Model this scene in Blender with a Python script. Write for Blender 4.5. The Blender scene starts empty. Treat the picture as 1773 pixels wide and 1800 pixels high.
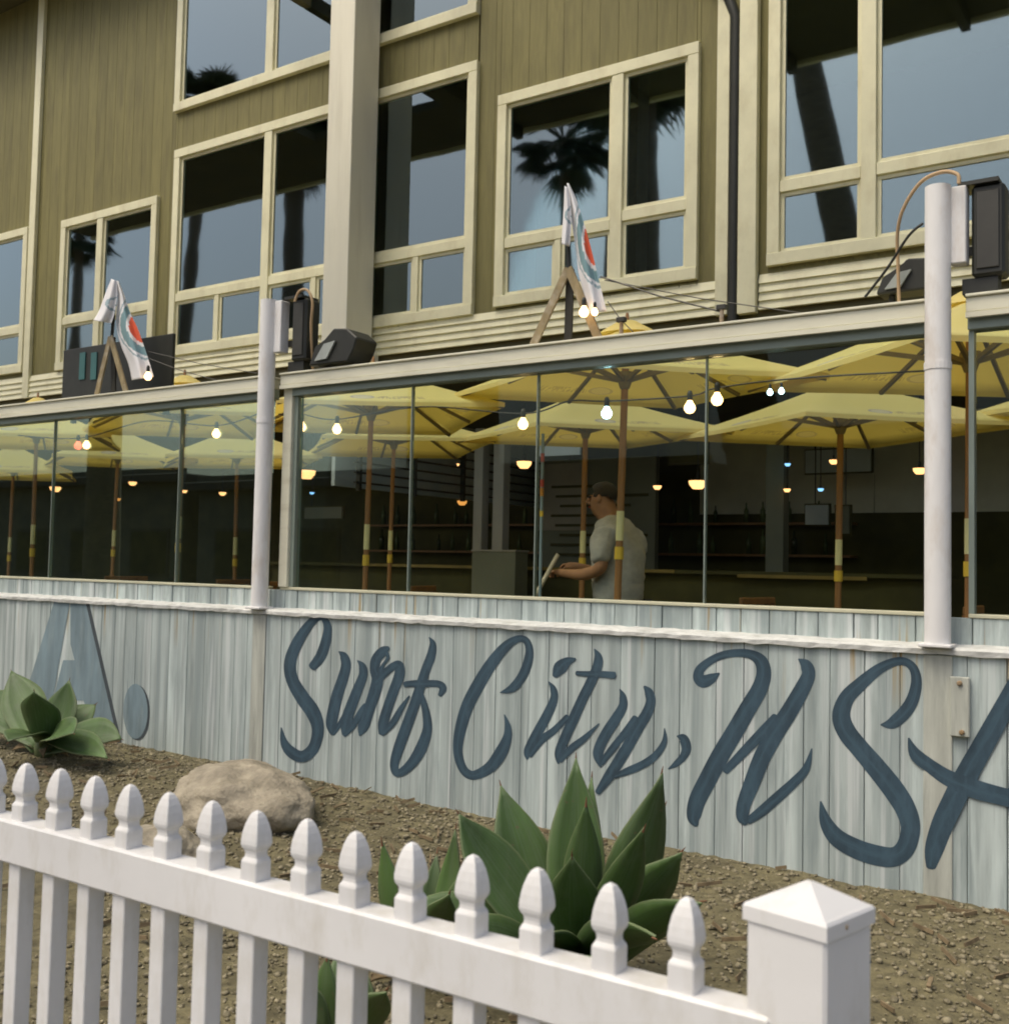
import bpy, bmesh, math, random
from mathutils import Vector, Matrix
random.seed(7)
S = bpy.context.scene
C = S.collection
R = math.radians

# ------------------------------------------------------------------ camera
FPX, CXP, CYP = 1900.0, 886.5, 900.0          # focal length and centre in photograph pixels
EYE = Vector((0, 0, 1.4))
yaw, pitch, roll = R(34.02), R(2.874), R(1.197)
fwd = Vector((-math.sin(yaw)*math.cos(pitch), math.cos(yaw)*math.cos(pitch), math.sin(pitch)))
rt0 = Vector((math.cos(yaw), math.sin(yaw), 0)); up0 = rt0.cross(fwd)
crt = rt0*math.cos(roll) + up0*math.sin(roll)
cup = -rt0*math.sin(roll) + up0*math.cos(roll)
cd = bpy.data.cameras.new('camera'); cam = bpy.data.objects.new('camera', cd); C.objects.link(cam)
cam.matrix_world = Matrix(((crt.x, cup.x, -fwd.x, EYE.x), (crt.y, cup.y, -fwd.y, EYE.y), (crt.z, cup.z, -fwd.z, EYE.z), (0, 0, 0, 1)))
cd.sensor_fit = 'HORIZONTAL'; cd.sensor_width = 36; cd.lens = FPX*36/1773; cd.clip_end = 600; cd.clip_start = .05
S.camera = cam
cd.dof.use_dof = True; cd.dof.focus_distance = 5.2; cd.dof.aperture_fstop = 7.5

# ------------------------------------------------------------------ sky, sun, exposure
SUN_EL, SUN_AZ = R(60), math.atan2(-.45, -.85)
w = bpy.data.worlds.new('World'); S.world = w; w.use_nodes = True
nt = w.node_tree; bg = nt.nodes['Background']
sk = nt.nodes.new('ShaderNodeTexSky'); sk.sky_type = 'NISHITA'; sk.sun_disc = False
sk.sun_elevation = SUN_EL; sk.sun_rotation = SUN_AZ; sk.air_density = 1.0; sk.dust_density = 6.0; sk.ozone_density = 1.0
nt.links.new(sk.outputs[0], bg.inputs[0]); bg.inputs[1].default_value = 0.13
sl = bpy.data.lights.new('sun', 'SUN'); sl.energy = 1.5; sl.angle = R(35); sl.color = (1.0, .945, .76)
so = bpy.data.objects.new('sun', sl); C.objects.link(so)
sdir = Vector((math.sin(SUN_AZ)*math.cos(SUN_EL), math.cos(SUN_AZ)*math.cos(SUN_EL), math.sin(SUN_EL)))
so.rotation_euler = (-sdir).to_track_quat('-Z', 'Y').to_euler()
so.location = sdir*30
vs = S.view_settings; vs.view_transform = 'Standard'; vs.look = 'None'; vs.exposure = 0.25; vs.gamma = 1; vs.use_curve_mapping = False
S.render.engine = 'CYCLES'
S.cycles.filter_width = 1.9
S.cycles.max_bounces = 6; S.cycles.transparent_max_bounces = 16; S.cycles.caustics_reflective = False; S.cycles.caustics_refractive = False

# ------------------------------------------------------------------ helpers
def ray(x, y): return fwd + crt*((x-CXP)/FPX) - cup*((y-CYP)/FPX)
def at(x, y, Y):                                   # a point of the photograph on the wall-parallel plane at distance Y
    d = ray(x, y); return EYE + d*(Y/d.y)
def atz(x, y, Z):
    d = ray(x, y); return EYE + d*((Z-EYE.z)/d.z)
def tag(o, label=None, cat=None, group=None, kind=None):
    if label: o['label'] = label
    if cat: o['category'] = cat
    if group: o['group'] = group
    if kind: o['kind'] = kind
    return o
def empty(name, loc, label, cat, group=None, rz=0):
    o = bpy.data.objects.new(name, None); C.objects.link(o); o.location = loc; o.rotation_euler.z = rz
    o.empty_display_size = .05
    return tag(o, label, cat, group)
def setpar(o, p):                                  # keep world placement, parent is unrotated at build time
    o.parent = p
    t = Vector((0, 0, 0)); q = p
    while q is not None: t += q.location if q.type == 'EMPTY' else Vector((0, 0, 0)); q = q.parent
    if p.type == 'EMPTY': o.matrix_parent_inverse = Matrix.Translation(-t)
def obj(name, bm, m, parent=None, smooth=False, local=False):
    me = bpy.data.meshes.new(name); bmesh.ops.recalc_face_normals(bm, faces=bm.faces[:]); bm.to_mesh(me); bm.free()
    if m is not None:
        for mm in (m if isinstance(m, (list, tuple)) else [m]): me.materials.append(mm)
    if smooth:
        for p in me.polygons: p.use_smooth = True
    o = bpy.data.objects.new(name, me); C.objects.link(o)
    if parent is not None:
        if local: o.parent = parent
        else: setpar(o, parent)
    return o
def inst(src, parent, loc=(0, 0, 0), rz=0, name=None):
    o = src.copy(); C.objects.link(o); o.parent = parent; o.location = loc; o.rotation_euler.z = rz
    return o
def copy_tree(o, parent=None):
    c = o.copy(); C.objects.link(c); c.parent = parent
    for ch in list(o.children): copy_tree(ch, c)
    return c
BM = bmesh.new
def box(bm, x0, x1, y0, y1, z0, z1, bev=0):
    vs_ = [bm.verts.new((x, y, z)) for z in (z0, z1) for y in (y0, y1) for x in (x0, x1)]
    fs = [bm.faces.new([vs_[i] for i in f]) for f in ((0, 2, 3, 1), (4, 5, 7, 6), (0, 1, 5, 4), (2, 6, 7, 3), (0, 4, 6, 2), (1, 3, 7, 5))]
    if bev:
        bmesh.ops.bevel(bm, geom=list({e for f in fs for e in f.edges}), offset=bev, segments=1, affect='EDGES')
    return bm
def bx(*a, bev=0): return box(BM(), *a, bev=bev)
def tube(bm, pts, r, seg=8, cap=True):
    pts = [Vector(p) for p in pts]; n = len(pts); rings = []
    rr = r if isinstance(r, (list, tuple)) else [r]*n
    nrm = None
    for i, p in enumerate(pts):
        t = (pts[min(i+1, n-1)] - pts[max(i-1, 0)]).normalized()
        if nrm is None:
            a = Vector((0, 0, 1)) if abs(t.z) < .9 else Vector((1, 0, 0)); nrm = t.cross(a).normalized()
        else:
            nrm = (nrm - t*nrm.dot(t)).normalized()
        b = t.cross(nrm)
        rings.append([bm.verts.new(p + (nrm*math.cos(2*math.pi*k/seg) + b*math.sin(2*math.pi*k/seg))*rr[i]) for k in range(seg)])
    for i in range(n-1):
        for k in range(seg):
            bm.faces.new((rings[i][k], rings[i][(k+1) % seg], rings[i+1][(k+1) % seg], rings[i+1][k]))
    if cap:
        bm.faces.new([bm.verts.new(v.co) for v in rings[0][::-1]]); bm.faces.new([bm.verts.new(v.co) for v in rings[-1]])
    return bm
def lathe(bm, prof, seg=16, loc=(0, 0, 0)):
    rings = []
    for r, z in prof:
        if r < 1e-5: rings.append([bm.verts.new((loc[0], loc[1], loc[2]+z))])
        else: rings.append([bm.verts.new((loc[0]+r*math.cos(2*math.pi*k/seg), loc[1]+r*math.sin(2*math.pi*k/seg), loc[2]+z)) for k in range(seg)])
    for a, b in zip(rings, rings[1:]):
        for k in range(seg):
            q = [a[k % len(a)], a[(k+1) % len(a)], b[(k+1) % len(b)], b[k % len(b)]]
            q2 = []
            for v in q:
                if v not in q2: q2.append(v)
            if len(q2) > 2:
                try: bm.faces.new(q2)
                except ValueError: pass
    return bm
def prism(bm, poly, y0, y1):                       # polygon of (x, z) points extruded along y
    a = [bm.verts.new((x, y0, z)) for x, z in poly]; b = [bm.verts.new((x, y1, z)) for x, z in poly]
    f = bm.faces.new(a); bm.faces.new(b[::-1]); n = len(a)
    for i in range(n): bm.faces.new((a[i], b[i], b[(i+1) % n], a[(i+1) % n]))
    return bm
def bar(bm, a, b, wx, wy):                         # flat bar between two points
    a, b = Vector(a), Vector(b); t = (b-a).normalized()
    s = t.cross(Vector((0, 1, 0))).normalized()*wx/2; d = t.cross(s).normalized()*wy/2
    v = [bm.verts.new(p + i*s + j*d) for p in (a, b) for i, j in ((-1, -1), (1, -1), (1, 1), (-1, 1))]
    for f in ((0, 1, 2, 3), (7, 6, 5, 4), (0, 4, 5, 1), (1, 5, 6, 2), (2, 6, 7, 3), (3, 7, 4, 0)): bm.faces.new([v[i] for i in f])
    return bm

# ------------------------------------------------------------------ materials
def rgb(c): return (c[0], c[1], c[2], 1)
def pm(name, base, rough=.6, var=.12, scale=6, stretch=(1, 1, 1), bump=0, bscale=None, metal=0, rnd=0, dirt=None, dirt_amt=.5, dscale=3, dstretch=(1, 1, 1), spec=.5):
    m = bpy.data.materials.new(name); m.use_nodes = True; n = m.node_tree.nodes; l = m.node_tree.links
    b = n['Principled BSDF']; b.inputs['Roughness'].default_value = rough; b.inputs['Metallic'].default_value = metal
    b.inputs['Specular IOR Level'].default_value = spec
    tc = n.new('ShaderNodeTexCoord'); mp = n.new('ShaderNodeMapping'); mp.inputs['Scale'].default_value = stretch
    l.new(tc.outputs['Object'], mp.inputs[0])
    nz = n.new('ShaderNodeTexNoise'); nz.inputs['Scale'].default_value = scale; nz.inputs['Detail'].default_value = 6; nz.inputs['Roughness'].default_value = .6
    if rnd:
        oi = n.new('ShaderNodeObjectInfo'); va = n.new('ShaderNodeVectorMath'); va.operation = 'ADD'
        mu = n.new('ShaderNodeMath'); mu.operation = 'MULTIPLY'; mu.inputs[1].default_value = 37.0
        l.new(oi.outputs['Random'], mu.inputs[0]); l.new(mp.outputs[0], va.inputs[0]); l.new(mu.outputs[0], va.inputs[1])
        l.new(va.outputs[0], nz.inputs['Vector'])
    else: l.new(mp.outputs[0], nz.inputs['Vector'])
    rp = n.new('ShaderNodeValToRGB'); rp.color_ramp.elements[0].position = .3; rp.color_ramp.elements[1].position = .7
    rp.color_ramp.elements[0].color = rgb([c*(1-var) for c in base]); rp.color_ramp.elements[1].color = rgb([min(1, c*(1+var)) for c in base])
    l.new(nz.outputs['Fac'], rp.inputs[0]); col = rp.outputs[0]
    if rnd:
        hs = n.new('ShaderNodeHueSaturation'); mr = n.new('ShaderNodeMapRange')
        mr.inputs['To Min'].default_value = 1-rnd; mr.inputs['To Max'].default_value = 1+rnd
        l.new(oi.outputs['Random'], mr.inputs['Value']); l.new(mr.outputs[0], hs.inputs['Value']); l.new(col, hs.inputs['Color']); col = hs.outputs[0]
    if dirt:
        mp2 = n.new('ShaderNodeMapping'); mp2.inputs['Scale'].default_value = dstretch; l.new(tc.outputs['Object'], mp2.inputs[0])
        n2 = n.new('ShaderNodeTexNoise'); n2.inputs['Scale'].default_value = dscale; n2.inputs['Detail'].default_value = 8; n2.inputs['Roughness'].default_value = .65
        l.new(mp2.outputs[0], n2.inputs['Vector'])
        r2 = n.new('ShaderNodeValToRGB'); r2.color_ramp.elements[0].position = .5; r2.color_ramp.elements[1].position = .72
        r2.color_ramp.elements[0].color = (0, 0, 0, 1); r2.color_ramp.elements[1].color = (dirt_amt,)*3 + (1,)
        l.new(n2.outputs['Fac'], r2.inputs[0])
        mx = n.new('ShaderNodeMix'); mx.data_type = 'RGBA'; l.new(r2.outputs[0], mx.inputs[0]); l.new(col, mx.inputs[6]); mx.inputs[7].default_value = rgb(dirt); col = mx.outputs[2]
    l.new(col, b.inputs['Base Color'])
    if bump:
        n3 = n.new('ShaderNodeTexNoise'); n3.inputs['Scale'].default_value = bscale or scale*4; n3.inputs['Detail'].default_value = 5
        l.new(mp.outputs[0], n3.inputs['Vector'])
        bp = n.new('ShaderNodeBump'); bp.inputs['Strength'].default_value = bump; bp.inputs['Distance'].default_value = .01
        l.new(n3.outputs['Fac'], bp.inputs['Height']); l.new(bp.outputs[0], b.inputs['Normal'])
    return m
def glass(name, tint, ior=1.5, boost=1.0, rough=0.0, wav=0.0):
    m = bpy.data.materials.new(name); m.use_nodes = True; n = m.node_tree.nodes; l = m.node_tree.links
    n.remove(n['Principled BSDF']); out = n['Material Output']
    tr = n.new('ShaderNodeBsdfTransparent'); tr.inputs[0].default_value = rgb(tint)
    gl = n.new('ShaderNodeBsdfGlossy'); gl.inputs['Roughness'].default_value = rough; gl.inputs[0].default_value = (.80, .97, 1, 1)
    fr = n.new('ShaderNodeFresnel'); fr.inputs[0].default_value = ior
    mu = n.new('ShaderNodeMath'); mu.operation = 'MULTIPLY'; mu.inputs[1].default_value = boost; mu.use_clamp = True
    mx = n.new('ShaderNodeMixShader'); l.new(fr.outputs[0], mu.inputs[0]); l.new(mu.outputs[0], mx.inputs[0])
    l.new(tr.outputs[0], mx.inputs[1]); l.new(gl.outputs[0], mx.inputs[2]); l.new(mx.outputs[0], out.inputs[0])
    if wav:
        tc = n.new('ShaderNodeTexCoord'); nz = n.new('ShaderNodeTexNoise'); nz.inputs['Scale'].default_value = 1.7; nz.inputs['Detail'].default_value = 1
        bp = n.new('ShaderNodeBump'); bp.inputs['Strength'].default_value = wav; bp.inputs['Distance'].default_value = .02
        l.new(tc.outputs['Object'], nz.inputs['Vector']); l.new(nz.outputs['Fac'], bp.inputs['Height']); l.new(bp.outputs[0], gl.inputs['Normal'])
    return m
def emis(name, col, st):
    m = bpy.data.materials.new(name); m.use_nodes = True; b = m.node_tree.nodes['Principled BSDF']
    b.inputs['Base Color'].default_value = rgb(col); b.inputs['Emission Color'].default_value = rgb(col); b.inputs['Emission Strength'].default_value = st
    return m

M = {}
M['vinyl'] = pm('white_vinyl', (.75, .745, .74), .45, .05, 3, bump=.05, bscale=30, dirt=(.42, .38, .28), dirt_amt=.42, dscale=6, dstretch=(2, 2, .8), rnd=.02)
M['wallpaint'] = pm('weathered_wall_paint', (.465, .53, .515), .75, .26, 3.2, (5, 5, .35), bump=.25, bscale=8, rnd=.10, dirt=(.22, .27, .275), dirt_amt=.75, dscale=2.4, dstretch=(7, 1, .55))
M['wallpaint2'] = pm('weathered_wall_paint_band', (.43, .495, .48), .75, .28, 4.0, (6, 5, .9), bump=.25, bscale=8, rnd=.18, dirt=(.24, .29, .30), dirt_amt=.8, dscale=3.2, dstretch=(6, 1, .6))
M['sleeve'] = pm('painted_over_post', (.46, .475, .42), .8, .22, 4, (5, 5, .5), bump=.3, bscale=9, dirt=(.26, .27, .24), dirt_amt=.7, dscale=4, dstretch=(5, 1, .6))
M['ledge'] = pm('flaking_white_ledge', (.64, .645, .615), .85, .14, 14, bump=.5, bscale=30, dirt=(.36, .36, .32), dirt_amt=.75, dscale=6, dstretch=(1.5, 3, 3))
M['lettering'] = pm('slate_blue_sign_paint', (.034, .066, .094), .65, .30, 4, (3, 3, 1.2), bump=.10, bscale=20, dirt=(.085, .15, .20), dirt_amt=.5, dscale=5, dstretch=(2.2, 1, .8))
M['lettering_hi'] = pm('lighter_blue_sign_paint', (.085, .145, .185), .6, .35, 6, (3, 3, 1), dirt=(.055, .085, .105), dirt_amt=1.0, dscale=11)
M['oldletter'] = pm('faded_blue_paint', (.20, .275, .31), .75, .25, 3, (3, 3, .6), bump=.2, dirt=(.33, .40, .40), dirt_amt=.5, dscale=4, dstretch=(4, 1, .6))
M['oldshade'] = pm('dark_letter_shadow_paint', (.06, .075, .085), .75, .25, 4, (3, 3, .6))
M['trim'] = pm('cream_trim_paint', (.81, .78, .55), .55, .08, 3, bump=.08, bscale=20, dirt=(.46, .38, .20), dirt_amt=.3, dscale=3, dstretch=(2, 2, .8))
M['pillar'] = pm('pale_pillar_paint', (.86, .83, .69), .55, .05, 2, (2, 2, .4), dirt=(.5, .45, .33), dirt_amt=.3, dscale=2, dstretch=(4, 4, .3))
M['siding'] = pm('tan_olive_siding', (.205, .185, .070), .7, .14, 5, (4, 4, .4), bump=.2, bscale=10, rnd=.09, dirt=(.12, .105, .045), dirt_amt=.6, dscale=2, dstretch=(3, 1, .5))
M['groove'] = pm('siding_backing', (.14, .12, .06), .8, .1)
M['rail'] = pm('painted_aluminium', (.74, .72, .57), .45, .05, 3, (.5, 3, 3), bump=.04, dirt=(.42, .37, .24), dirt_amt=.4, dscale=5, dstretch=(.4, 2, 2))
M['framegreen'] = pm('grey_green_aluminium', (.26, .31, .27), .4, .08, 4, metal=.2)
M['sill'] = pm('sill_metal', (.60, .58, .42), .45, .08, 4, dirt=(.35, .40, .33), dirt_amt=.5, dscale=2)
M['pipe'] = pm('chalky_white_pipe', (.80, .79, .78), .8, .06, 5, (1, 1, .3), bump=.3, bscale=18, dirt=(.50, .40, .30), dirt_amt=.5, dscale=4, dstretch=(2, 2, .7))
M['black'] = pm('black_plastic', (.022, .023, .017), .5, .2, 8, bump=.05)
M['darkmetal'] = pm('dark_metal', (.04, .038, .03), .45, .2, 8)
M['rust'] = pm('rusty_steel', (.30, .20, .10), .8, .35, 20, bump=.2, dirt=(.45, .42, .36), dirt_amt=.6, dscale=12)
M['bracket'] = pm('weathered_bracket_wood', (.27, .21, .11), .75, .3, 14, (2, 2, .5), dirt=(.55, .52, .46), dirt_amt=.6, dscale=8)
M['orangepvc'] = pm('tan_conduit', (.52, .36, .20), .6, .15, 8)
M['soil'] = pm('gravel_soil', (.155, .135, .072), .95, .5, 16, bump=1.0, bscale=55, dirt=(.06, .052, .03), dirt_amt=.8, dscale=4)
M['pebble'] = pm('pebbles', (.27, .235, .15), .9, .6, 28, bump=.3, bscale=60, dirt=(.07, .06, .035), dirt_amt=.95, dscale=17)
M['chip'] = pm('bark_chip', (.20, .15, .085), .9, .4, 20)
M['rock'] = pm('sandy_boulder', (.36, .315, .235), .9, .32, 9, bump=1.0, bscale=45, dirt=(.15, .13, .085), dirt_amt=.7, dscale=6)
M['agave'] = pm('agave_green', (.066, .122, .030), .55, .35, 5, (1, 1, .35), bump=.15, bscale=25, rnd=.2, dirt=(.10, .135, .065), dirt_amt=.55, dscale=5, dstretch=(3, 3, .6))
M['dryleaf'] = pm('withered_leaf', (.26, .19, .10), .9, .4, 9, bump=.4, bscale=30)
M['agavetip'] = pm('agave_brown_tip', (.16, .07, .035), .7, .3, 10)
M['concrete'] = pm('concrete', (.33, .32, .29), .9, .12, 3, bump=.3, bscale=60, dirt=(.20, .19, .17), dirt_amt=.5, dscale=1.5)
M['asphalt'] = pm('asphalt', (.055, .055, .055), .9, .25, 5, bump=.5, bscale=80)
M['paintline'] = pm('road_paint', (.65, .62, .5), .8, .1)
M['earth'] = pm('sandy_ground', (.26, .23, .16), .95, .2, 2, bump=.3)
M['floor'] = pm('dark_patio_floor', (.16, .14, .08), .8, .25, 3, bump=.2)
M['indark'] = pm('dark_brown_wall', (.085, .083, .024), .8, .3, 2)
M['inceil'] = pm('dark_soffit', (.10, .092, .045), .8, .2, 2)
M['ingrey'] = pm('grey_green_wall_panel', (.22, .24, .18), .7, .12, 1.5)
M['panelgrey'] = pm('pale_grey_green_panel', (.78, .80, .70), .7, .15, 1.5)
M['incol'] = pm('dim_white_column', (.42, .41, .36), .7, .1, 3)
M['inblue'] = pm('dusty_blue_board', (.50, .58, .60), .6, .08, 3)
M['bartop'] = pm('yellow_bar_edge', (.28, .21, .05), .5, .2, 4)
M['wood'] = pm('brown_pole_wood', (.30, .155, .055), .5, .2, 4, (3, 3, .3))
M['ylband'] = pm('pale_yellow_band', (.70, .68, .36), .5, .05)
M['ybright'] = pm('yellow_collar', (.65, .46, .05), .5, .05)
M['umbrib'] = pm('umbrella_rib_wood', (.22, .18, .11), .6, .2, 5)
M['street'] = pm('street_building_wall', (.14, .13, .10), .9, .15, 1)
M['streetroof'] = pm('street_building_roof', (.08, .07, .06), .9, .15, 1)
M['palmtrunk'] = pm('palm_trunk_bark', (.19, .15, .09), .95, .35, 6, (1, 1, 5), bump=.6)
M['palmleaf'] = pm('palm_frond', (.065, .085, .03), .7, .35, 6)
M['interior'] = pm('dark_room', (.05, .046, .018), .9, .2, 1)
M['curtain'] = pm('pale_curtain', (.35, .38, .36), .9, .1, 3, (8, 8, .3))
M['skin'] = pm('tanned_skin', (.40, .21, .11), .55, .12, 20, bump=.05)
M['shirt'] = pm('grey_shirt_cloth', (.48, .48, .44), .9, .12, 30, bump=.4, bscale=18)
M['trouser'] = pm('dark_trouser_cloth', (.05, .05, .055), .9, .1)
M['hair'] = pm('dark_hair', (.035, .028, .02), .7, .3, 60, bump=.4)
M['stick'] = pm('pale_broom_handle', (.55, .50, .38), .6, .1, 5)
M['bluepole'] = pm('blue_grey_pole', (.20, .28, .32), .5, .1)
M['redband'] = pm('red_band', (.42, .06, .04), .5, .1)
M['orangeband'] = pm('orange_band', (.50, .22, .03), .5, .1)
M['teal'] = pm('teal_paint', (.04, .13, .13), .6, .1)
M['glasspane'] = glass('screen_glass', (.945, .972, .92), 1.45, .36)
M['winpane'] = glass('window_glass', (.78, .82, .80), 1.6, 3.6, rough=.025, wav=.03)
M['bulb'] = emis('warm_bulb', (1.0, .62, .28), 5)
M['bulbcool'] = emis('cool_bulb', (.55, .85, 1.0), 6)
M['lampglow'] = emis('lamp_shade_glow', (1.0, .50, .20), 2.2)
M['lampdim'] = emis('dim_lamp_glow', (1.0, .42, .10), .8)
M['blueled'] = emis('blue_led', (.25, .55, 1.0), 1.6)
M['redglow'] = emis('red_lamp', (1.0, .18, .10), 2.0)

def umbrella_mat():
    m = bpy.data.materials.new('yellow_umbrella_cloth'); m.use_nodes = True; n = m.node_tree.nodes; l = m.node_tree.links
    n.remove(n['Principled BSDF']); out = n['Material Output']
    uv = n.new('ShaderNodeUVMap'); uv.uv_map = 'UVMap'
    sx = n.new('ShaderNodeSeparateXYZ'); l.new(uv.outputs[0], sx.inputs[0])
    def math_(op, a, b=None):
        x = n.new('ShaderNodeMath'); x.operation = op
        for i, v in enumerate((a, b)):
            if v is None: continue
            if isinstance(v, (int, float)): x.inputs[i].default_value = v
            else: l.new(v, x.inputs[i])
        return x.outputs[0]
    u, v = sx.outputs[0], sx.outputs[1]
    # an oval badge and, above it, a band of worn print
    du = math_('DIVIDE', math_('ADD', u, .26), .13); dv = math_('DIVIDE', math_('SUBTRACT', v, .82), .07)
    e = math_('ADD', math_('MULTIPLY', du, du), math_('MULTIPLY', dv, dv))
    oval = math_('LESS_THAN', e, 1.0); ring = math_('MULTIPLY', oval, math_('GREATER_THAN', e, .62))
    mp = n.new('ShaderNodeMapping'); mp.inputs['Scale'].default_value = (34, 12, 1); l.new(uv.outputs[0], mp.inputs[0])
    nz = n.new('ShaderNodeTexNoise'); nz.inputs['Scale'].default_value = 1.0; nz.inputs['Detail'].default_value = 1; l.new(mp.outputs[0], nz.inputs[0])
    band = math_('MULTIPLY', math_('MULTIPLY', math_('GREATER_THAN', v, .78), math_('LESS_THAN', v, .87)), math_('LESS_THAN', math_('ABSOLUTE', math_('SUBTRACT', u, .14)), .25))
    txt = math_('MULTIPLY', band, math_('GREATER_THAN', nz.outputs['Fac'], .50))
    def mix(fac, a, b):
        x = n.new('ShaderNodeMix'); x.data_type = 'RGBA'
        if isinstance(fac, (int, float)): x.inputs[0].default_value = fac
        else: l.new(fac, x.inputs[0])
        for i, c in ((6, a), (7, b)):
            if isinstance(c, tuple): x.inputs[i].default_value = rgb(c)
            else: l.new(c, x.inputs[i])
        return x.outputs[2]
    nz2 = n.new('ShaderNodeTexNoise'); nz2.inputs['Scale'].default_value = 2.0
    base = mix(nz2.outputs['Fac'], (.91, .81, .30), (.95, .87, .40))
    col = mix(math_('MULTIPLY', oval, .6), base, (.60, .60, .62))
    col = mix(math_('MULTIPLY', ring, .6), col, (.25, .25, .40))
    col = mix(math_('MULTIPLY', txt, .65), col, (.28, .22, .22))
    df = n.new('ShaderNodeBsdfDiffuse'); tl = n.new('ShaderNodeBsdfTranslucent'); ms = n.new('ShaderNodeMixShader'); ms.inputs[0].default_value = .42
    l.new(col, df.inputs[0]); tlc = mix(.85, col, (.98, .68, .08)); l.new(tlc, tl.inputs[0]); l.new(df.outputs[0], ms.inputs[1]); l.new(tl.outputs[0], ms.inputs[2]); l.new(ms.outputs[0], out.inputs[0])
    return m
M['umb'] = umbrella_mat()

def flag_mat():
    m = bpy.data.materials.new('white_flag_print'); m.use_nodes = True; n = m.node_tree.nodes; l = m.node_tree.links
    b = n['Principled BSDF']; b.inputs['Roughness'].default_value = .85
    uv = n.new('ShaderNodeUVMap'); uv.uv_map = 'UVMap'
    vm = n.new('ShaderNodeVectorMath'); vm.operation = 'SUBTRACT'; vm.inputs[1].default_value = (1.08, .49, 0); l.new(uv.outputs[0], vm.inputs[0])
    vmul = n.new('ShaderNodeVectorMath'); vmul.operation = 'MULTIPLY'; vmul.inputs[1].default_value = (.30, 1, 0); l.new(vm.outputs[0], vmul.inputs[0])
    ln = n.new('ShaderNodeVectorMath'); ln.operation = 'LENGTH'; l.new(vmul.outputs[0], ln.inputs[0])
    nz = n.new('ShaderNodeTexNoise'); nz.inputs['Scale'].default_value = 14; l.new(uv.outputs[0], nz.inputs[0])
    ad = n.new('ShaderNodeMath'); ad.operation = 'MULTIPLY_ADD'; ad.inputs[1].default_value = .05; l.new(nz.outputs['Fac'], ad.inputs[0]); l.new(ln.outputs['Value'], ad.inputs[2])
    rp = n.new('ShaderNodeValToRGB'); rp.color_ramp.interpolation = 'CONSTANT'; el = rp.color_ramp.elements
    el[0].position = 0; el[0].color = (.72, .13, .06, 1); el[1].position = .165; el[1].color = (.78, .77, .76, 1)
    x = el.new(.205); x.color = (.20, .33, .36, 1); x = el.new(.29); x.color = (.80, .79, .80, 1); x = el.new(.315); x.color = (.32, .42, .46, 1); x = el.new(.335); x.color = (.80, .79, .80, 1)
    l.new(ad.outputs[0], rp.inputs[0]); l.new(rp.outputs[0], b.inputs['Base Color'])
    return m
M['flag'] = flag_mat()
def letter_mat():
    m = M['lettering']; n = m.node_tree.nodes; l = m.node_tree.links; b = n['Principled BSDF']
    src = b.inputs['Base Color'].links[0].from_socket
    uv = n.new('ShaderNodeUVMap'); uv.uv_map = 'UVMap'; sx = n.new('ShaderNodeSeparateXYZ'); l.new(uv.outputs[0], sx.inputs[0])
    nz = n.new('ShaderNodeTexNoise'); nz.inputs['Scale'].default_value = 3.2; nz.inputs['Detail'].default_value = 4
    mp = n.new('ShaderNodeMapping'); mp.inputs['Scale'].default_value = (1.5, 4, 1); l.new(uv.outputs[0], mp.inputs[0]); l.new(mp.outputs[0], nz.inputs[0])
    md = n.new('ShaderNodeMath'); md.operation = 'MULTIPLY_ADD'; md.inputs[1].default_value = .55; l.new(nz.outputs['Fac'], md.inputs[0]); l.new(sx.outputs[0], md.inputs[2])
    rp = n.new('ShaderNodeValToRGB'); e = rp.color_ramp.elements; e[0].position = .50; e[0].color = (0, 0, 0, 1); e[1].position = .72; e[1].color = (.85,)*3+(1,)
    x = e.new(.92); x.color = (0, 0, 0, 1)
    l.new(md.outputs[0], rp.inputs[0])
    mx = n.new('ShaderNodeMix'); mx.data_type = 'RGBA'; l.new(rp.outputs[0], mx.inputs[0]); l.new(src, mx.inputs[6]); mx.inputs[7].default_value = (.050, .098, .135, 1)
    l.new(mx.outputs[2], b.inputs['Base Color'])
letter_mat()
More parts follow.
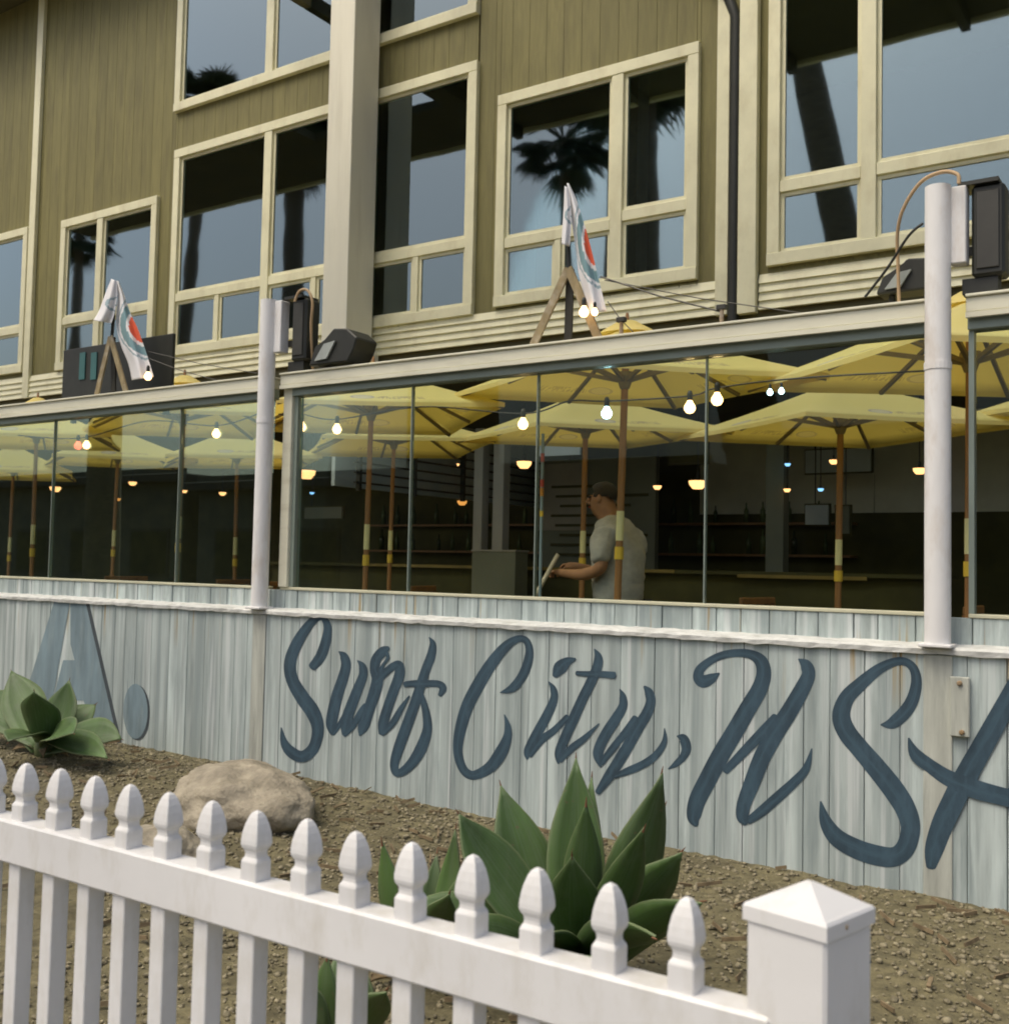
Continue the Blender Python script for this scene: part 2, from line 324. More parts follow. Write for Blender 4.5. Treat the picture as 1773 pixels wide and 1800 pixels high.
def wall_mat(m):                                   # broad brushed stripes and rust drips below the ledge
    n = m.node_tree.nodes; l = m.node_tree.links; b = n['Principled BSDF']; src = b.inputs['Base Color'].links[0].from_socket
    tc = n.new('ShaderNodeTexCoord'); sx = n.new('ShaderNodeSeparateXYZ'); l.new(tc.outputs['Object'], sx.inputs[0])
    def nzr(scale, st, p0, p1, amt):
        mp = n.new('ShaderNodeMapping'); mp.inputs['Scale'].default_value = st; l.new(tc.outputs['Object'], mp.inputs[0])
        nz = n.new('ShaderNodeTexNoise'); nz.inputs['Scale'].default_value = scale; nz.inputs['Detail'].default_value = 5; l.new(mp.outputs[0], nz.inputs[0])
        rp = n.new('ShaderNodeValToRGB'); rp.color_ramp.elements[0].position = p0; rp.color_ramp.elements[1].position = p1
        rp.color_ramp.elements[0].color = (0, 0, 0, 1); rp.color_ramp.elements[1].color = (amt,)*3+(1,); l.new(nz.outputs['Fac'], rp.inputs[0]); return rp.outputs[0]
    def mix(f, a, c):
        x = n.new('ShaderNodeMix'); x.data_type = 'RGBA'; l.new(f, x.inputs[0]); l.new(a, x.inputs[6]); x.inputs[7].default_value = rgb(c); return x.outputs[2]
    c = mix(nzr(1.0, (13, 1, .22), .48, .64, .70), src, (.25, .30, .30))
    c = mix(nzr(1.0, (22, 1, .5), .56, .68, .65), c, (.66, .70, .69))
    c = mix(nzr(1.0, (60, 1, 1.2), .60, .70, .55), c, (.18, .22, .23))
    mr = n.new('ShaderNodeMapRange'); mr.inputs['From Min'].default_value = .80; mr.inputs['From Max'].default_value = 1.06; l.new(sx.outputs[2], mr.inputs['Value'])
    mu = n.new('ShaderNodeMath'); mu.operation = 'MULTIPLY'; l.new(mr.outputs[0], mu.inputs[0]); l.new(nzr(1.0, (26, 1, .8), .61, .70, .85), mu.inputs[1])
    c = mix(mu.outputs[0], c, (.36, .25, .09))
    l.new(c, b.inputs['Base Color'])
wall_mat(M['wallpaint']); wall_mat(M['wallpaint2'])
def leaf_mat(m):                                   # pale margins, bloom streaks along the leaf, dull brown flecks
    n = m.node_tree.nodes; l = m.node_tree.links; b = n['Principled BSDF']; src = b.inputs['Base Color'].links[0].from_socket
    uv = n.new('ShaderNodeUVMap'); uv.uv_map = 'UVMap'; sx = n.new('ShaderNodeSeparateXYZ'); l.new(uv.outputs[0], sx.inputs[0])
    pp = n.new('ShaderNodeMath'); pp.operation = 'PINGPONG'; pp.inputs[1].default_value = .5; l.new(sx.outputs[0], pp.inputs[0])
    r1 = n.new('ShaderNodeValToRGB'); r1.color_ramp.elements[0].position = 0; r1.color_ramp.elements[0].color = (.8,)*3+(1,); r1.color_ramp.elements[1].position = .045; r1.color_ramp.elements[1].color = (0, 0, 0, 1); l.new(pp.outputs[0], r1.inputs[0])
    m1 = n.new('ShaderNodeMix'); m1.data_type = 'RGBA'; l.new(r1.outputs[0], m1.inputs[0]); l.new(src, m1.inputs[6]); m1.inputs[7].default_value = (.17, .21, .10, 1)
    mp = n.new('ShaderNodeMapping'); mp.inputs['Scale'].default_value = (22, 1.6, 1); l.new(uv.outputs[0], mp.inputs[0])
    nz = n.new('ShaderNodeTexNoise'); nz.inputs['Scale'].default_value = 1; nz.inputs['Detail'].default_value = 6; l.new(mp.outputs[0], nz.inputs[0])
    r2 = n.new('ShaderNodeValToRGB'); r2.color_ramp.elements[0].position = .48; r2.color_ramp.elements[0].color = (0, 0, 0, 1); r2.color_ramp.elements[1].position = .75; r2.color_ramp.elements[1].color = (.55,)*3+(1,); l.new(nz.outputs['Fac'], r2.inputs[0])
    m2 = n.new('ShaderNodeMix'); m2.data_type = 'RGBA'; l.new(r2.outputs[0], m2.inputs[0]); l.new(m1.outputs[2], m2.inputs[6]); m2.inputs[7].default_value = (.115, .165, .095, 1)
    n3 = n.new('ShaderNodeTexNoise'); n3.inputs['Scale'].default_value = 38; n3.inputs['Detail'].default_value = 2
    tc = n.new('ShaderNodeTexCoord'); l.new(tc.outputs['Object'], n3.inputs[0])
    r3 = n.new('ShaderNodeValToRGB'); r3.color_ramp.elements[0].position = .70; r3.color_ramp.elements[0].color = (0, 0, 0, 1); r3.color_ramp.elements[1].position = .76; r3.color_ramp.elements[1].color = (.7,)*3+(1,); l.new(n3.outputs['Fac'], r3.inputs[0])
    m3 = n.new('ShaderNodeMix'); m3.data_type = 'RGBA'; l.new(r3.outputs[0], m3.inputs[0]); l.new(m2.outputs[2], m3.inputs[6]); m3.inputs[7].default_value = (.13, .10, .05, 1)
    l.new(m3.outputs[2], b.inputs['Base Color'])
leaf_mat(M['agave'])

# ================================================================== setting
def struct(name, bm, m, parent=None, smooth=False):
    o = obj(name, bm, m, parent, smooth)
    if parent is None: o['kind'] = 'structure'
    return o
g = BM(); box(g, -250, 250, -250, 250, -.6, -.16); struct('ground', g, M['earth'])
g = BM(); box(g, -120, 120, -13.5, -2.6, -.3, -.13); road = struct('road', g, M['asphalt'])
for k in range(-10, 10):
    g = BM(); box(g, k*6, k*6+3, -8.1, -7.98, -.129, -.126); obj('lane_marking', g, M['paintline'], road)
g = BM(); box(g, -120, 120, -2.6, -2.42, -.3, .0, bev=.02); struct('kerb', g, M['concrete'])
g = BM(); box(g, -30, 30, -2.41, 1.0, -.25, -.02); sidewalk = struct('sidewalk', g, M['earth'])
for k in range(-8, 6):                              # paving slabs with recessed joints
    g = BM(); box(g, k*1.5+.006, (k+1)*1.5-.006, -2.405, .98, -.019, .0, bev=.006); obj('paving_slab', g, M['concrete'], sidewalk)
g = BM(); box(g, -120, 120, -17, -13.5, -.3, -.02, bev=.02); struct('far_pavement', g, M['concrete'])

# planting bed between fence and wall
def soil_z(x, y):
    from mathutils import noise as mn
    h = .03 + .035*min(1, max(0, (y-1.2)/3)) + .03*mn.noise(Vector((x*.9, y*.9, 0))) + .014*mn.noise(Vector((x*4, y*4, 3)))
    h += .09*math.exp(-((x+4.9)**2/.8 + (y-3.9)**2/.5))
    h += .10*math.exp(-((x+6.6)**2/1.2 + (y-4.2)**2/.6))
    return h
g = BM(); NX, NY = 300, 90; X0, X1, Y0, Y1 = -11.0, 2.0, 1.0, 4.83
rows = []
from mathutils import noise as mn
for j in range(NY+1):
    rows.append([g.verts.new((X0+(X1-X0)*i/NX, Y0+(Y1-Y0)*j/NY, soil_z(X0+(X1-X0)*i/NX, Y0+(Y1-Y0)*j/NY) + .012*mn.noise(Vector((i*.9, j*.9, 7))))) for i in range(NX+1)])
for j in range(NY):
    for i in range(NX): g.faces.new((rows[j][i], rows[j][i+1], rows[j+1][i+1], rows[j+1][i]))
struct('planting_bed', g, M['soil'])
# loose gravel and bark on the bed
g = BM(); rp = random.Random(3)
def pebble(bm, x, y, z, s, rr):
    q = Matrix.Rotation(rr.uniform(0, 6.28), 3, 'Z') @ Matrix.Rotation(rr.uniform(-.5, .5), 3, 'X')
    sq = Vector((rr.uniform(.7, 1.15), rr.uniform(.6, 1), rr.uniform(.4, .75)))*s
    v = [bm.verts.new(Vector((x, y, z)) + q @ Vector((p.x*sq.x, p.y*sq.y, p.z*sq.z))*rr.uniform(.78, 1.12)) for p in ICO_V]
    for f in ICO_F: bm.faces.new([v[k] for k in f])
tmp = BM(); bmesh.ops.create_icosphere(tmp, subdivisions=1, radius=1); tmp.verts.index_update()
ICO_V = [v.co.copy() for v in tmp.verts]; ICO_F = [[v.index for v in f.verts] for f in tmp.faces]; tmp.free()
n = 0
while n < 24000:
    x = rp.uniform(-7.5, .6); y = rp.uniform(1.15, 4.78)
    if x < -1.75*y+.9 and y < 3 and x < -3.4: continue
    pebble(g, x, y, soil_z(x, y)+.004, rp.choice((.004, .005, .006, .007, .009, .012, .017)), rp); n += 1
gv = obj('gravel', g, M['pebble'], None, True); tag(gv, 'tan gravel and crumbled stone covering the planting bed', 'gravel', kind='stuff')
g = BM()
for k in range(420):
    x = rp.uniform(-6.5, .4); y = rp.uniform(1.4, 4.75); z = soil_z(x, y)+.014; a = rp.uniform(0, 3.14); L = rp.uniform(.02, .06)
    bar(g, (x-L*math.cos(a), y-L*math.sin(a), z), (x+L*math.cos(a), y+L*math.sin(a), z+rp.uniform(-.01, .02)), .014, .006)
tag(obj('bark_chips', g, M['chip']), 'brown bark chips and dry leaf bits scattered on the gravel', 'mulch', kind='stuff')

g = BM(); box(g, -30, 6, 4.95, 14.2, -.1, .25); struct('patio_floor', g, M['floor'])

# ================================================================== picket fence
FY = 1.29; PX0, PD = -.581, .1105
fence = empty('picket_fence', (-1.4, FY, 0), 'white vinyl picket fence with spade tips in the foreground', 'fence')
prof = [(.018, .03), (.018, .9035), (.0172, .906), (.0138, .9115), (.0132, .9165), (.0138, .9215), (.0176, .9275), (.0189, .9325), (.0187, .939), (.0172, .951), (.0142, .9645), (.0104, .9755), (.0066, .9825), (.002, .9858)]
g = BM(); rings = []
for h, z in prof:
    c = h*.90 if z < .917 else h*.92
    rings.append([g.verts.new(p) for p in ((h, -c, z), (h, c, z), (c, h, z), (-c, h, z), (-h, c, z), (-h, -c, z), (-c, -h, z), (c, -h, z))])
for a, b in zip(rings, rings[1:]):
    for k in range(8): g.faces.new((a[k], a[(k+1) % 8], b[(k+1) % 8], b[k]))
g.faces.new(rings[0][::-1]); g.faces.new(rings[-1])
pk = obj('picket', g, M['vinyl'], fence, local=True)
fr = random.Random(5)
for k in range(19):
    x = PX0-PD*k - fence.location.x
    o = pk if k == 0 else inst(pk, fence)
    o.location = (x, fr.uniform(-.0006, .0006), fr.uniform(-.002, .0015)); o.rotation_euler = (fr.uniform(-.002, .002), fr.uniform(-.0025, .0025), fr.uniform(-.03, .03))
for z0, z1, nm in ((.789, .872, 'top_rail'), (.14, .222, 'bottom_rail')):
    obj(nm, bx(-2.62, -.46, FY-.027, FY+.027, z0, z1, bev=.004), M['vinyl'], fence)
# square post with pyramid cap at the fence's end
pc = Vector((-.431, 1.315, 0)); PA = R(-12.5)
def rotbm(bm, ang, c):
    bmesh.ops.rotate(bm, verts=bm.verts[:], cent=c, matrix=Matrix.Rotation(ang, 3, 'Z')); return bm
hp = .0535
post = obj('post', rotbm(bx(pc.x-hp, pc.x+hp, pc.y-hp, pc.y+hp, -.02, .984, bev=.004), PA, pc), M['vinyl'], fence)
g = BM(); hc = .0565
secs = [(hc, .979), (hc, .996), (hc-.0025, .9995), (hc-.006, 1.001), (.004, 1.0265)]
rings = [[g.verts.new((pc.x+sx*h, pc.y+sy*h, z)) for sx, sy in ((-1, -1), (1, -1), (1, 1), (-1, 1))] for h, z in secs]
for a, b in zip(rings, rings[1:]):
    for k in range(4): g.faces.new((a[k], a[(k+1) % 4], b[(k+1) % 4], b[k]))
g.faces.new(rings[0][::-1]); g.faces.new(rings[-1])
cap = obj('post_cap', rotbm(g, PA, pc), M['vinyl'], post)
g = BM(); lathe(g, [(0, -.003), (.0032, -.003), (.0032, .0), (0, .0015)], 10)
bmesh.ops.rotate(g, verts=g.verts[:], cent=(0, 0, 0), matrix=Matrix.Rotation(R(90), 3, 'Y'))
q = Matrix.Rotation(PA, 3, 'Z') @ Vector((hc+.0005, -.012, 0))
bmesh.ops.rotate(g, verts=g.verts[:], cent=(0, 0, 0), matrix=Matrix.Rotation(PA, 3, 'Z'))
bmesh.ops.translate(g, verts=g.verts[:], vec=pc+q+Vector((0, 0, .988)))
obj('screw', g, M['rust'], cap)

# ================================================================== lettered plank wall
WY = 4.80
wall = empty('lettered_wall', (-3.6, WY, 0), 'low whitewashed plank wall lettered Surf City, USA in slate blue', 'wall')
x = -10.5; wr = random.Random(11); nplank = 0
while x < 1.6:
    wd = wr.choice((.118, .135, .15, .165, .185))
    dy = wr.choice((0, 0, .0008, .0016)); gp = wr.choice((.0012, .0012, .0022, .003))
    obj('plank', bx(x+gp, x+wd-.001, WY+dy, WY+.035, -.04, 1.078, bev=.0022), M['wallpaint'], wall)
    x += wd
x = -10.5
while x < 1.6:
    wd = wr.choice((.105, .125, .14, .16))
    obj('band_plank', bx(x+.002, x+wd-.002, 4.893+wr.uniform(-.003, .003), 4.925, 1.06, 1.222, bev=.003), M['wallpaint2'], wall)
    x += wd
obj('backing', bx(-10.5, 1.6, 4.837, 4.89, -.05, 1.05), M['groove'], wall)
# rough flaking ledge
g = BM(); LN = 240; lr = random.Random(2); sec = []
for i in range(LN+1):
    xx = -10.5+12.1*i/LN; a = lr.uniform(-1, 1); b_ = lr.uniform(-1, 1)
    sec.append([g.verts.new(p) for p in ((xx, 4.782+.0025*a, 1.069+.004*b_), (xx, 4.780+.0025*b_, 1.090+.002*a), (xx, 4.795, 1.100+.002*b_), (xx, 4.905, 1.112+.003*a), (xx, 4.905, 1.066))])
for a, b in zip(sec, sec[1:]):
    for k in range(5): g.faces.new((a[k], a[(k+1) % 5], b[(k+1) % 5], b[k]))
obj('ledge', g, M['ledge'], wall)

# ---- the painted lettering: strokes traced on the wall plane, (x, y, width) in enlarged-photo units
def catmull(pts, n=7):
    out = []
    P = [pts[0]]+list(pts)+[pts[-1]]
    for i in range(1, len(P)-2):
        for k in range(n):
            t = k/n
            out.append(tuple(.5*((2*b)+(-a+c)*t+(2*a-5*b+4*c-d)*t*t+(-a+3*b-3*c+d)*t**3) for a, b, c, d in zip(P[i-1], P[i], P[i+1], P[i+2])))
    out.append(tuple(pts[-1])); return out
SX = [0]
def stroke(bm, pts, org, sc, ysurf, wmul=1.0, shrink=0, n=7):
    SX[0] += 1
    q = []
    for (px, py, pw) in catmull(pts, n):
        X, Y = org[0]+px/sc, org[1]+py/sc
        p = at(X, Y, WY); pr = at(X+1, Y, WY); pd = at(X, Y+1, WY)
        q.append((X, Y, max(pw*wmul-shrink, .5)/sc))
    uvl = bm.loops.layers.uv.get('UVMap') or bm.loops.layers.uv.new('UVMap')
    Lf, Rt = [], []; N = len(q)
    for i in range(N):
        a, b = q[max(i-1, 0)], q[min(i+1, N-1)]
        tx, ty = b[0]-a[0], b[1]-a[1]; d = math.hypot(tx, ty) or 1; nx, ny = -ty/d, tx/d
        h = q[i][2]/2; yy = ysurf - .00025*i/N
        for s, lst in ((1, Lf), (-1, Rt)):
            p = at(q[i][0]+nx*h*s, q[i][1]+ny*h*s, WY); lst.append(bm.verts.new((p.x, yy, p.z)))
    for i in range(N-1):
        fc = bm.faces.new((Lf[i], Lf[i+1], Rt[i+1], Rt[i]))
        for lp, uv_ in zip(fc.loops, ((0, i/N), (0, (i+1)/N), (1, (i+1)/N), (1, i/N))): lp[uvl].uv = uv_
    # rounded ends
    for end, i in ((0, 0), (1, N-1)):
        a = q[0] if end == 0 else q[-1]; b = q[1] if end == 0 else q[-2]
        dx, dy = a[0]-b[0], a[1]-b[1]; d = math.hypot(dx, dy) or 1; dx /= d; dy /= d
        h = a[2]/2; fan = []
        for k in range(1, 5):
            th = math.pi*k/5-math.pi/2
            ox, oy = dx*math.cos(th)*.55 - dy*math.sin(th)*-1, dy*math.cos(th)*.55 + dx*math.sin(th)*-1
            p = at(a[0]+ox*h, a[1]+oy*h, WY); fan.append(bm.verts.new((p.x, Lf[i].co.y, p.z)))
        vsx = [Lf[i]]+fan+[Rt[i]]
        p0 = (Lf[i].co-fan[0].co).length; p1 = (Rt[i].co-fan[0].co).length
        if p1 < p0: vsx = [Rt[i]]+fan+[Lf[i]]
        try: bm.faces.new(vsx)
        except ValueError: pass
    return bm
A_, B_, C_ = ((430, 1020), 3.2236), ((900, 1050), 3.546), ((1273, 1100), 3.546)
LET = {
 'letter_s': [(A_, [(385,492,46),(432,430,56),(462,340,52),(470,265,42),(442,212,30),(385,232,42),(318,320,56),(270,420,62),(257,500,64),(277,580,66),(330,668,74),(385,745,76),(414,825,66),(408,905,60),(378,968,60),(322,1000,60),(262,972,58),(224,918,40),(208,835,6)])],
 'letter_u': [(A_, [(534,404,5),(562,430,42),(575,482,52),(556,560,56),(526,650,60),(502,750,62),(492,820,56),(500,872,24)]), (A_, [(502,872,20),(540,815,26),(590,720,20),(610,680,8)]),
              (A_, [(640,455,5),(668,488,38),(671,540,46),(640,620,52),(602,720,56),(574,805,56),(570,872,34)]), (A_, [(566,880,20),(612,826,34),(660,740,26),(680,700,8)])],
 'letter_r': [(A_, [(652,880,10),(672,830,58),(704,735,58),(740,625,62),(752,560,60),(738,505,52),(745,450,52),(782,404,50),(815,384,22)]), (A_, [(740,580,40),(790,530,40),(845,486,40),(876,484,48),(876,540,54),(846,622,52),(811,722,52),(785,810,52),(778,868,34)]), (A_, [(780,872,22),(835,815,34),(885,730,28),(934,656,8)]), (A_, [(800,405,22),(812,440,18),(785,480,16),(770,520,30)])],
 'letter_f': [(A_, [(1046,324,5),(1066,362,34),(1056,430,48),(1026,510,50),(990,620,52),(950,740,55),(906,860,58),(870,960,55),(848,1045,46),(862,1092,40),(905,1078,46),(962,1018,56),(1010,930,60),(1036,842,50),(1030,760,42),(1012,685,32),(990,612,20)]), (A_, [(908,590,30),(960,586,36),(1030,586,38),(1098,588,36),(1124,612,40),(1108,652,24)])],
 'letter_c': [(A_, [(1448,637,5),(1516,612,44),(1568,552,50),(1600,480,50),(1614,402,42),(1596,344,36),(1550,332,36),(1482,372,50),(1400,470,62),(1320,600,68),(1260,720,66),(1222,850,60),(1208,960,50),(1226,1046,46),(1262,1096,46),(1312,1103,50),(1390,1060,60),(1450,980,66),(1488,890,46),(1490,825,32),(1472,762,5)])],
 'letter_i': [(B_, [(228,526,5),(256,570,36),(262,630,46),(226,720,56),(172,820,58),(128,900,56),(98,965,48),(94,1008,14)]), (B_, [(110,985,36),(180,892,46),(260,832,40),(345,745,34)]), (B_, [(395,385,14),(345,400,50),(300,440,78),(268,490,34)])],
 'letter_t': [(B_, [(513,322,5),(536,370,44),(531,430,56),(490,530,58),(440,630,58),(386,750,60),(332,870,58),(292,970,50),(288,1034,14)]), (B_, [(298,1016,36),(370,942,42),(450,880,36),(542,788,7)]), (B_, [(402,473,26),(470,478,33),(560,480,38),(638,486,40)])],
 'letter_y': [(B_, [(671,572,5),(690,620,40),(690,680,52),(650,752,60),(592,840,62),(546,930,60),(536,990,56),(552,1056,14)]), (B_, [(556,1036,32),(620,950,42),(700,850,42),(770,752,40)]), (B_, [(824,556,14),(852,592,50),(864,650,56),(840,722,62),(780,822,66),(720,930,66),(660,1030,66),(600,1122,60),(534,1216,34)]), (B_, [(640,1116,26),(720,1084,44),(820,1040,46),(900,980,42),(950,898,32),(950,816,5)])],
 'comma': [(B_, [(1028,866,8),(1066,880,52),(1086,938,56),(1068,992,46),(1020,1040,34),(974,1070,6)])],
 'letter_u_capital': [(B_, [(1290,474,10),(1252,500,52),(1196,524,74),(1163,500,66),(1172,450,54),(1232,398,46),(1310,362,46),(1400,347,46),(1490,357,54),(1552,402,76),(1568,480,86),(1540,572,92),(1470,692,98),(1390,832,102),(1300,982,104),(1212,1150,104),(1152,1272,98),(1132,1372,78),(1148,1422,26)]), (C_, [(7,905,45),(100,808,54),(220,682,60),(320,570,50)]),
              (C_, [(462,208,8),(506,244,66),(524,304,78),(480,402,90),(400,542,98),(310,682,102),(230,832,98),(172,980,92),(124,1106,82),(112,1188,70),(132,1232,36)]), (C_, [(150,1216,44),(240,1150,60),(340,1062,62),(430,980,56),(508,892,46),(545,766,6)])],
 'letter_s_capital': [(C_, [(974,618,8),(1048,606,68),(1130,532,78),(1176,450,72),(1196,350,62),(1180,270,52),(1130,226,46),(1060,226,50),(960,272,62),(850,362,78),(762,452,90),(728,560,104),(762,662,108),(850,772,108),(950,890,116),(1060,1030,122),(1132,1150,118),(1160,1262,112),(1130,1380,112),(1060,1440,112),(950,1432,116),(820,1390,112),(700,1320,100),(632,1222,72),(600,1096,10)])],
 'letter_a_capital': [(C_, [(1860,240,60),(1790,420,108),(1700,590,120),(1600,770,126),(1500,950,132),(1420,1110,132),(1360,1240,128),(1310,1390,110),(1290,1500,60)]), (C_, [(1150,700,10),(1192,800,70),(1290,878,78),(1400,950,92),(1550,1012,108),(1680,1050,104),(1850,1090,100)]), (C_, [(1860,240,70),(1880,500,120),(1850,800,124),(1840,1150,124),(1880,1420,100),(1960,1440,40)])],
}
for nm, strokes in LET.items():
    g = BM()
    for i, ((org, sc), pts) in enumerate(strokes):
        stroke(g, [(x_, y_, w_*1.09) for x_, y_, w_ in pts], org, sc, WY-(.0070 if nm == 'letter_a_capital' else .0014)-.0003*i)
    L = obj('comma' if nm == 'comma' else 'letter', g, M['lettering'], wall)
    L['label'] = 'painted slate blue comma' if nm == 'comma' else 'painted slate blue %s letter %s' % ('capital' if nm[7:] in ('s', 'c') or 'capital' in nm else 'script', nm[7])
# older block letter and full stop painted further left on the wall
def wallpoly(pts, org, sc, y, hole=None, m=None, nm='x', par=None, off=(0, 0)):
    g = BM(); vsx = [g.verts.new((p.x, y, p.z)) for p in (at(org[0]+(a+off[0])/sc, org[1]+(b+off[1])/sc, WY) for a, b in pts)]
    g.faces.new(vsx); bmesh.ops.triangulate(g, faces=g.faces[:])
    return obj(nm, g, m, par)
D_ = ((0, 980), 3.546)
Apts = [(342,262),(530,262),(742,1176),(590,1176),(520,880),(335,880),(255,1176),(60,1176)]
la = wallpoly([(342,262),(440,262),(330,880),(255,1176),(60,1176)], *D_, WY-.0012, m=M['oldletter'], nm='faded_letter_a', par=wall)
wallpoly([(440,262),(530,262),(742,1176),(590,1176),(520,880),(470,655),(440,540)], *D_, WY-.0016, m=M['oldletter'], nm='stem', par=la)
wallpoly([(395,640),(470,640),(524,892),(330,892)], *D_, WY-.0020, m=M['oldletter'], nm='crossbar', par=la)
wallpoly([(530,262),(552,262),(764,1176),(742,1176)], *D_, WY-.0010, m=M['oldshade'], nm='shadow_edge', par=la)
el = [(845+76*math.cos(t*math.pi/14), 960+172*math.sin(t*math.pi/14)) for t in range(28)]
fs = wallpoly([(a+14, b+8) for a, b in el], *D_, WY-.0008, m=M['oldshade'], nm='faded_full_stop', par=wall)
wallpoly(el, *D_, WY-.0014, m=M['oldletter'], nm='dot_face', par=fs)
# rusty strap bracket bolted to the wall near the right post
a, b = at(1672, 1188, WY), at(1706, 1296, WY)
bk = obj('strap_bracket', bx(a.x, b.x, WY-.030, WY-.006, b.z, a.z, bev=.004), M['sleeve'], wall)
for (px, py) in ((1689, 1200), (1693, 1286)):
    p = at(px, py, WY); g = BM(); lathe(g, [(0, .0), (.011, .0), (.011, .008), (.006, .012), (0, .012)], 8)
    bmesh.ops.rotate(g, verts=g.verts[:], cent=(0, 0, 0), matrix=Matrix.Rotation(R(90), 3, 'X'))
    bmesh.ops.translate(g, verts=g.verts[:], vec=(p.x, WY-.030, p.z)); obj('bolt', g, M['rust'], bk)

# ================================================================== glass wind screens
def screen(x0, x1, splits, label, lj=True):
    e = empty('glass_screen', ((x0+x1)/2, 4.92, 1.22), label, 'glass screen', 'glass wind screens above the wall')
    g = BM(); box(g, x0, x1, 4.835, 4.965, 2.515, 2.578, bev=.004); box(g, x0, x1, 4.822, 4.972, 2.5795, 2.592, bev=.003); box(g, x0, x1, 4.83, 4.85, 2.492, 2.5145)
    obj('top_rail', g, M['rail'], e)
    obj('inner_track', bx(x0, x1, 4.872, 4.962, 2.448, 2.5135, bev=.003), M['framegreen'], e)
    obj('sill_trim', bx(x0, x1, 4.885, 4.958, 1.2235, 1.240, bev=.003), M['sill'], e)
    if lj == 2:
        obj('jamb_channel', bx(x0+.0, x0+.022, 4.895, 4.945, 1.2405, 2.447), M['framegreen'], e)
    elif lj:
        obj('jamb', bx(x0-.0, x0+.075, 4.87, 4.965, 1.2405, 2.5, bev=.004), M['rail'], e)
        obj('jamb_channel', bx(x0+.0755, x0+.105, 4.895, 4.945, 1.2405, 2.447), M['framegreen'], e)
    ed = [x0+(.025 if lj == 2 else .11)]+splits+[x1]
    for i, (a, b) in enumerate(zip(ed, ed[1:])):
        yo = .010*(i % 2)
        obj('pane', bx(a+.004, b-.004, 4.913+yo, 4.921+yo, 1.2405, 2.4475), M['glasspane'], e)
    for s in splits:
        obj('pane_seal', bx(s-.0032, s+.0032, 4.909, 4.935, 1.2405, 2.4475), M['framegreen'], e)
    return e
screen(-9.9, -5.13, [-8.9, -7.5, -6.035], 'long glass screen left of the left post, over the faded letter')
screen(-5.0, -1.07, [-3.985, -3.115, -2.137], 'wide glass screen between the two pipe posts, man behind it')
screen(-.93, 1.5, [.2], 'glass screen right of the right post at the frame edge', lj=2)

# ================================================================== pipe posts with speakers and floodlights
def pipe_post(X, label, boxside):
    e = empty('pipe_post', (X, PYC, 0), label, 'post', 'pipe posts along the wall')
    g = BM(); tube(g, [(X, PYC, 1.115), (X, PYC, 1.8), (X, PYC, 2.3), (X, PYC, 3.06)], .053, 20); obj('pipe', g, M['pipe'], e, True)
    g = BM(); lathe(g, [(.0, 0), (.0560, 0), (.0560, .03), (.0, .03)], 20, (X, PYC, 2.27)); obj('collar', g, M['pipe'], e)
    obj('base_plate', bx(X-.066, X+.066, PYC-.062, PYC+.06, 1.1005, 1.1145, bev=.003), M['pipe'], e)
    obj('painted_sleeve', bx(X-.058, X+.058, WY-.0064, WY+.0, -.05, 1.066, bev=.003), M['sleeve'], e)
    obj('channel', bx(X+.045, X+.112, PYC, PYC+.075, 2.72, 3.05, bev=.004), M['pipe'], e)
    return e
PYC = 4.79
pipe_post(-5.075, 'chalky white pipe post with square channel, left of the wide screen', 1)
pipe_post(-1.032, 'chalky white pipe post crossing the letters at the right', 1)
def speaker(x0, x1, y0, y1, z0, z1, label):
    e = empty('loudspeaker', ((x0+x1)/2, (y0+y1)/2, z0), label, 'speaker', 'loudspeakers on the pipe posts')
    obj('cabinet', bx(x0, x1, y0, y1, z0, z1, bev=.012), M['black'], e)
    obj('grille', bx(x0+.02, x1-.02, y0-.008, y0-.0005, z0+.03, z1-.03, bev=.003), M['darkmetal'], e)
    obj('hood', bx(x0-.05, x1-.02, y0-.02, y1, z1+.001, z1+.018), M['black'], e)
    obj('mount_arm', bx(x0-.06, x0-.001, y1-.09, y1-.05, z0+.1, z0+.14), M['darkmetal'], e)
    obj('base_plate', bx(x0-.04, x1-.03, y0+.02, y1-.02, 2.594, z0-.001), M['black'], e)
    return e
speaker(-4.90, -4.775, 4.82, 4.945, 2.66, 3.05, 'black loudspeaker on the rail behind the left pipe post')
speaker(-.905, -.775, 4.82, 4.945, 2.66, 3.05, 'black loudspeaker on the rail behind the right pipe post')
def flood(c, label, sc=1.0):
    e = empty('floodlight', c, label, 'floodlight', 'floodlights on the rail')
    g = BM(); W = .085*sc
    pts = [(-.17, -.07), (-.13, .03), (-.05, .055), (.0, .115), (.10, .105), (.17, .05), (.15, -.01), (.11, -.07)]
    prism(g, [(c[0]+a*sc, c[2]+.08*sc+b*sc) for a, b in pts], c[1]-W, c[1]+W)
    bmesh.ops.bevel(g, geom=g.edges[:], offset=.008, segments=1, affect='EDGES'); obj('housing', g, M['black'], e)
    g = BM(); v = [g.verts.new((c[0]+a*sc, c[1]-W-.003, c[2]+.08*sc+b*sc)) for a, b in ((-.115, -.05), (-.03, -.045), (.03, .045), (-.05, .035))]
    g.faces.new(v); r_ = bmesh.ops.extrude_face_region(g, geom=g.faces[:]); bmesh.ops.translate(g, vec=(0, -.012, 0), verts=[q for q in r_['geom'] if isinstance(q, bmesh.types.BMVert)])
    obj('lens', g, M['curtain'], e)
    g = BM(); tube(g, [(c[0]-.10*sc, c[1], 2.592), (c[0]-.10*sc, c[1], c[2]+.04*sc)], .014, 8); obj('stem', g, M['darkmetal'], e)
    return e
flood((-4.53, 4.90, 2.60), 'black floodlight lying on the rail right of the left speaker', 1.15)
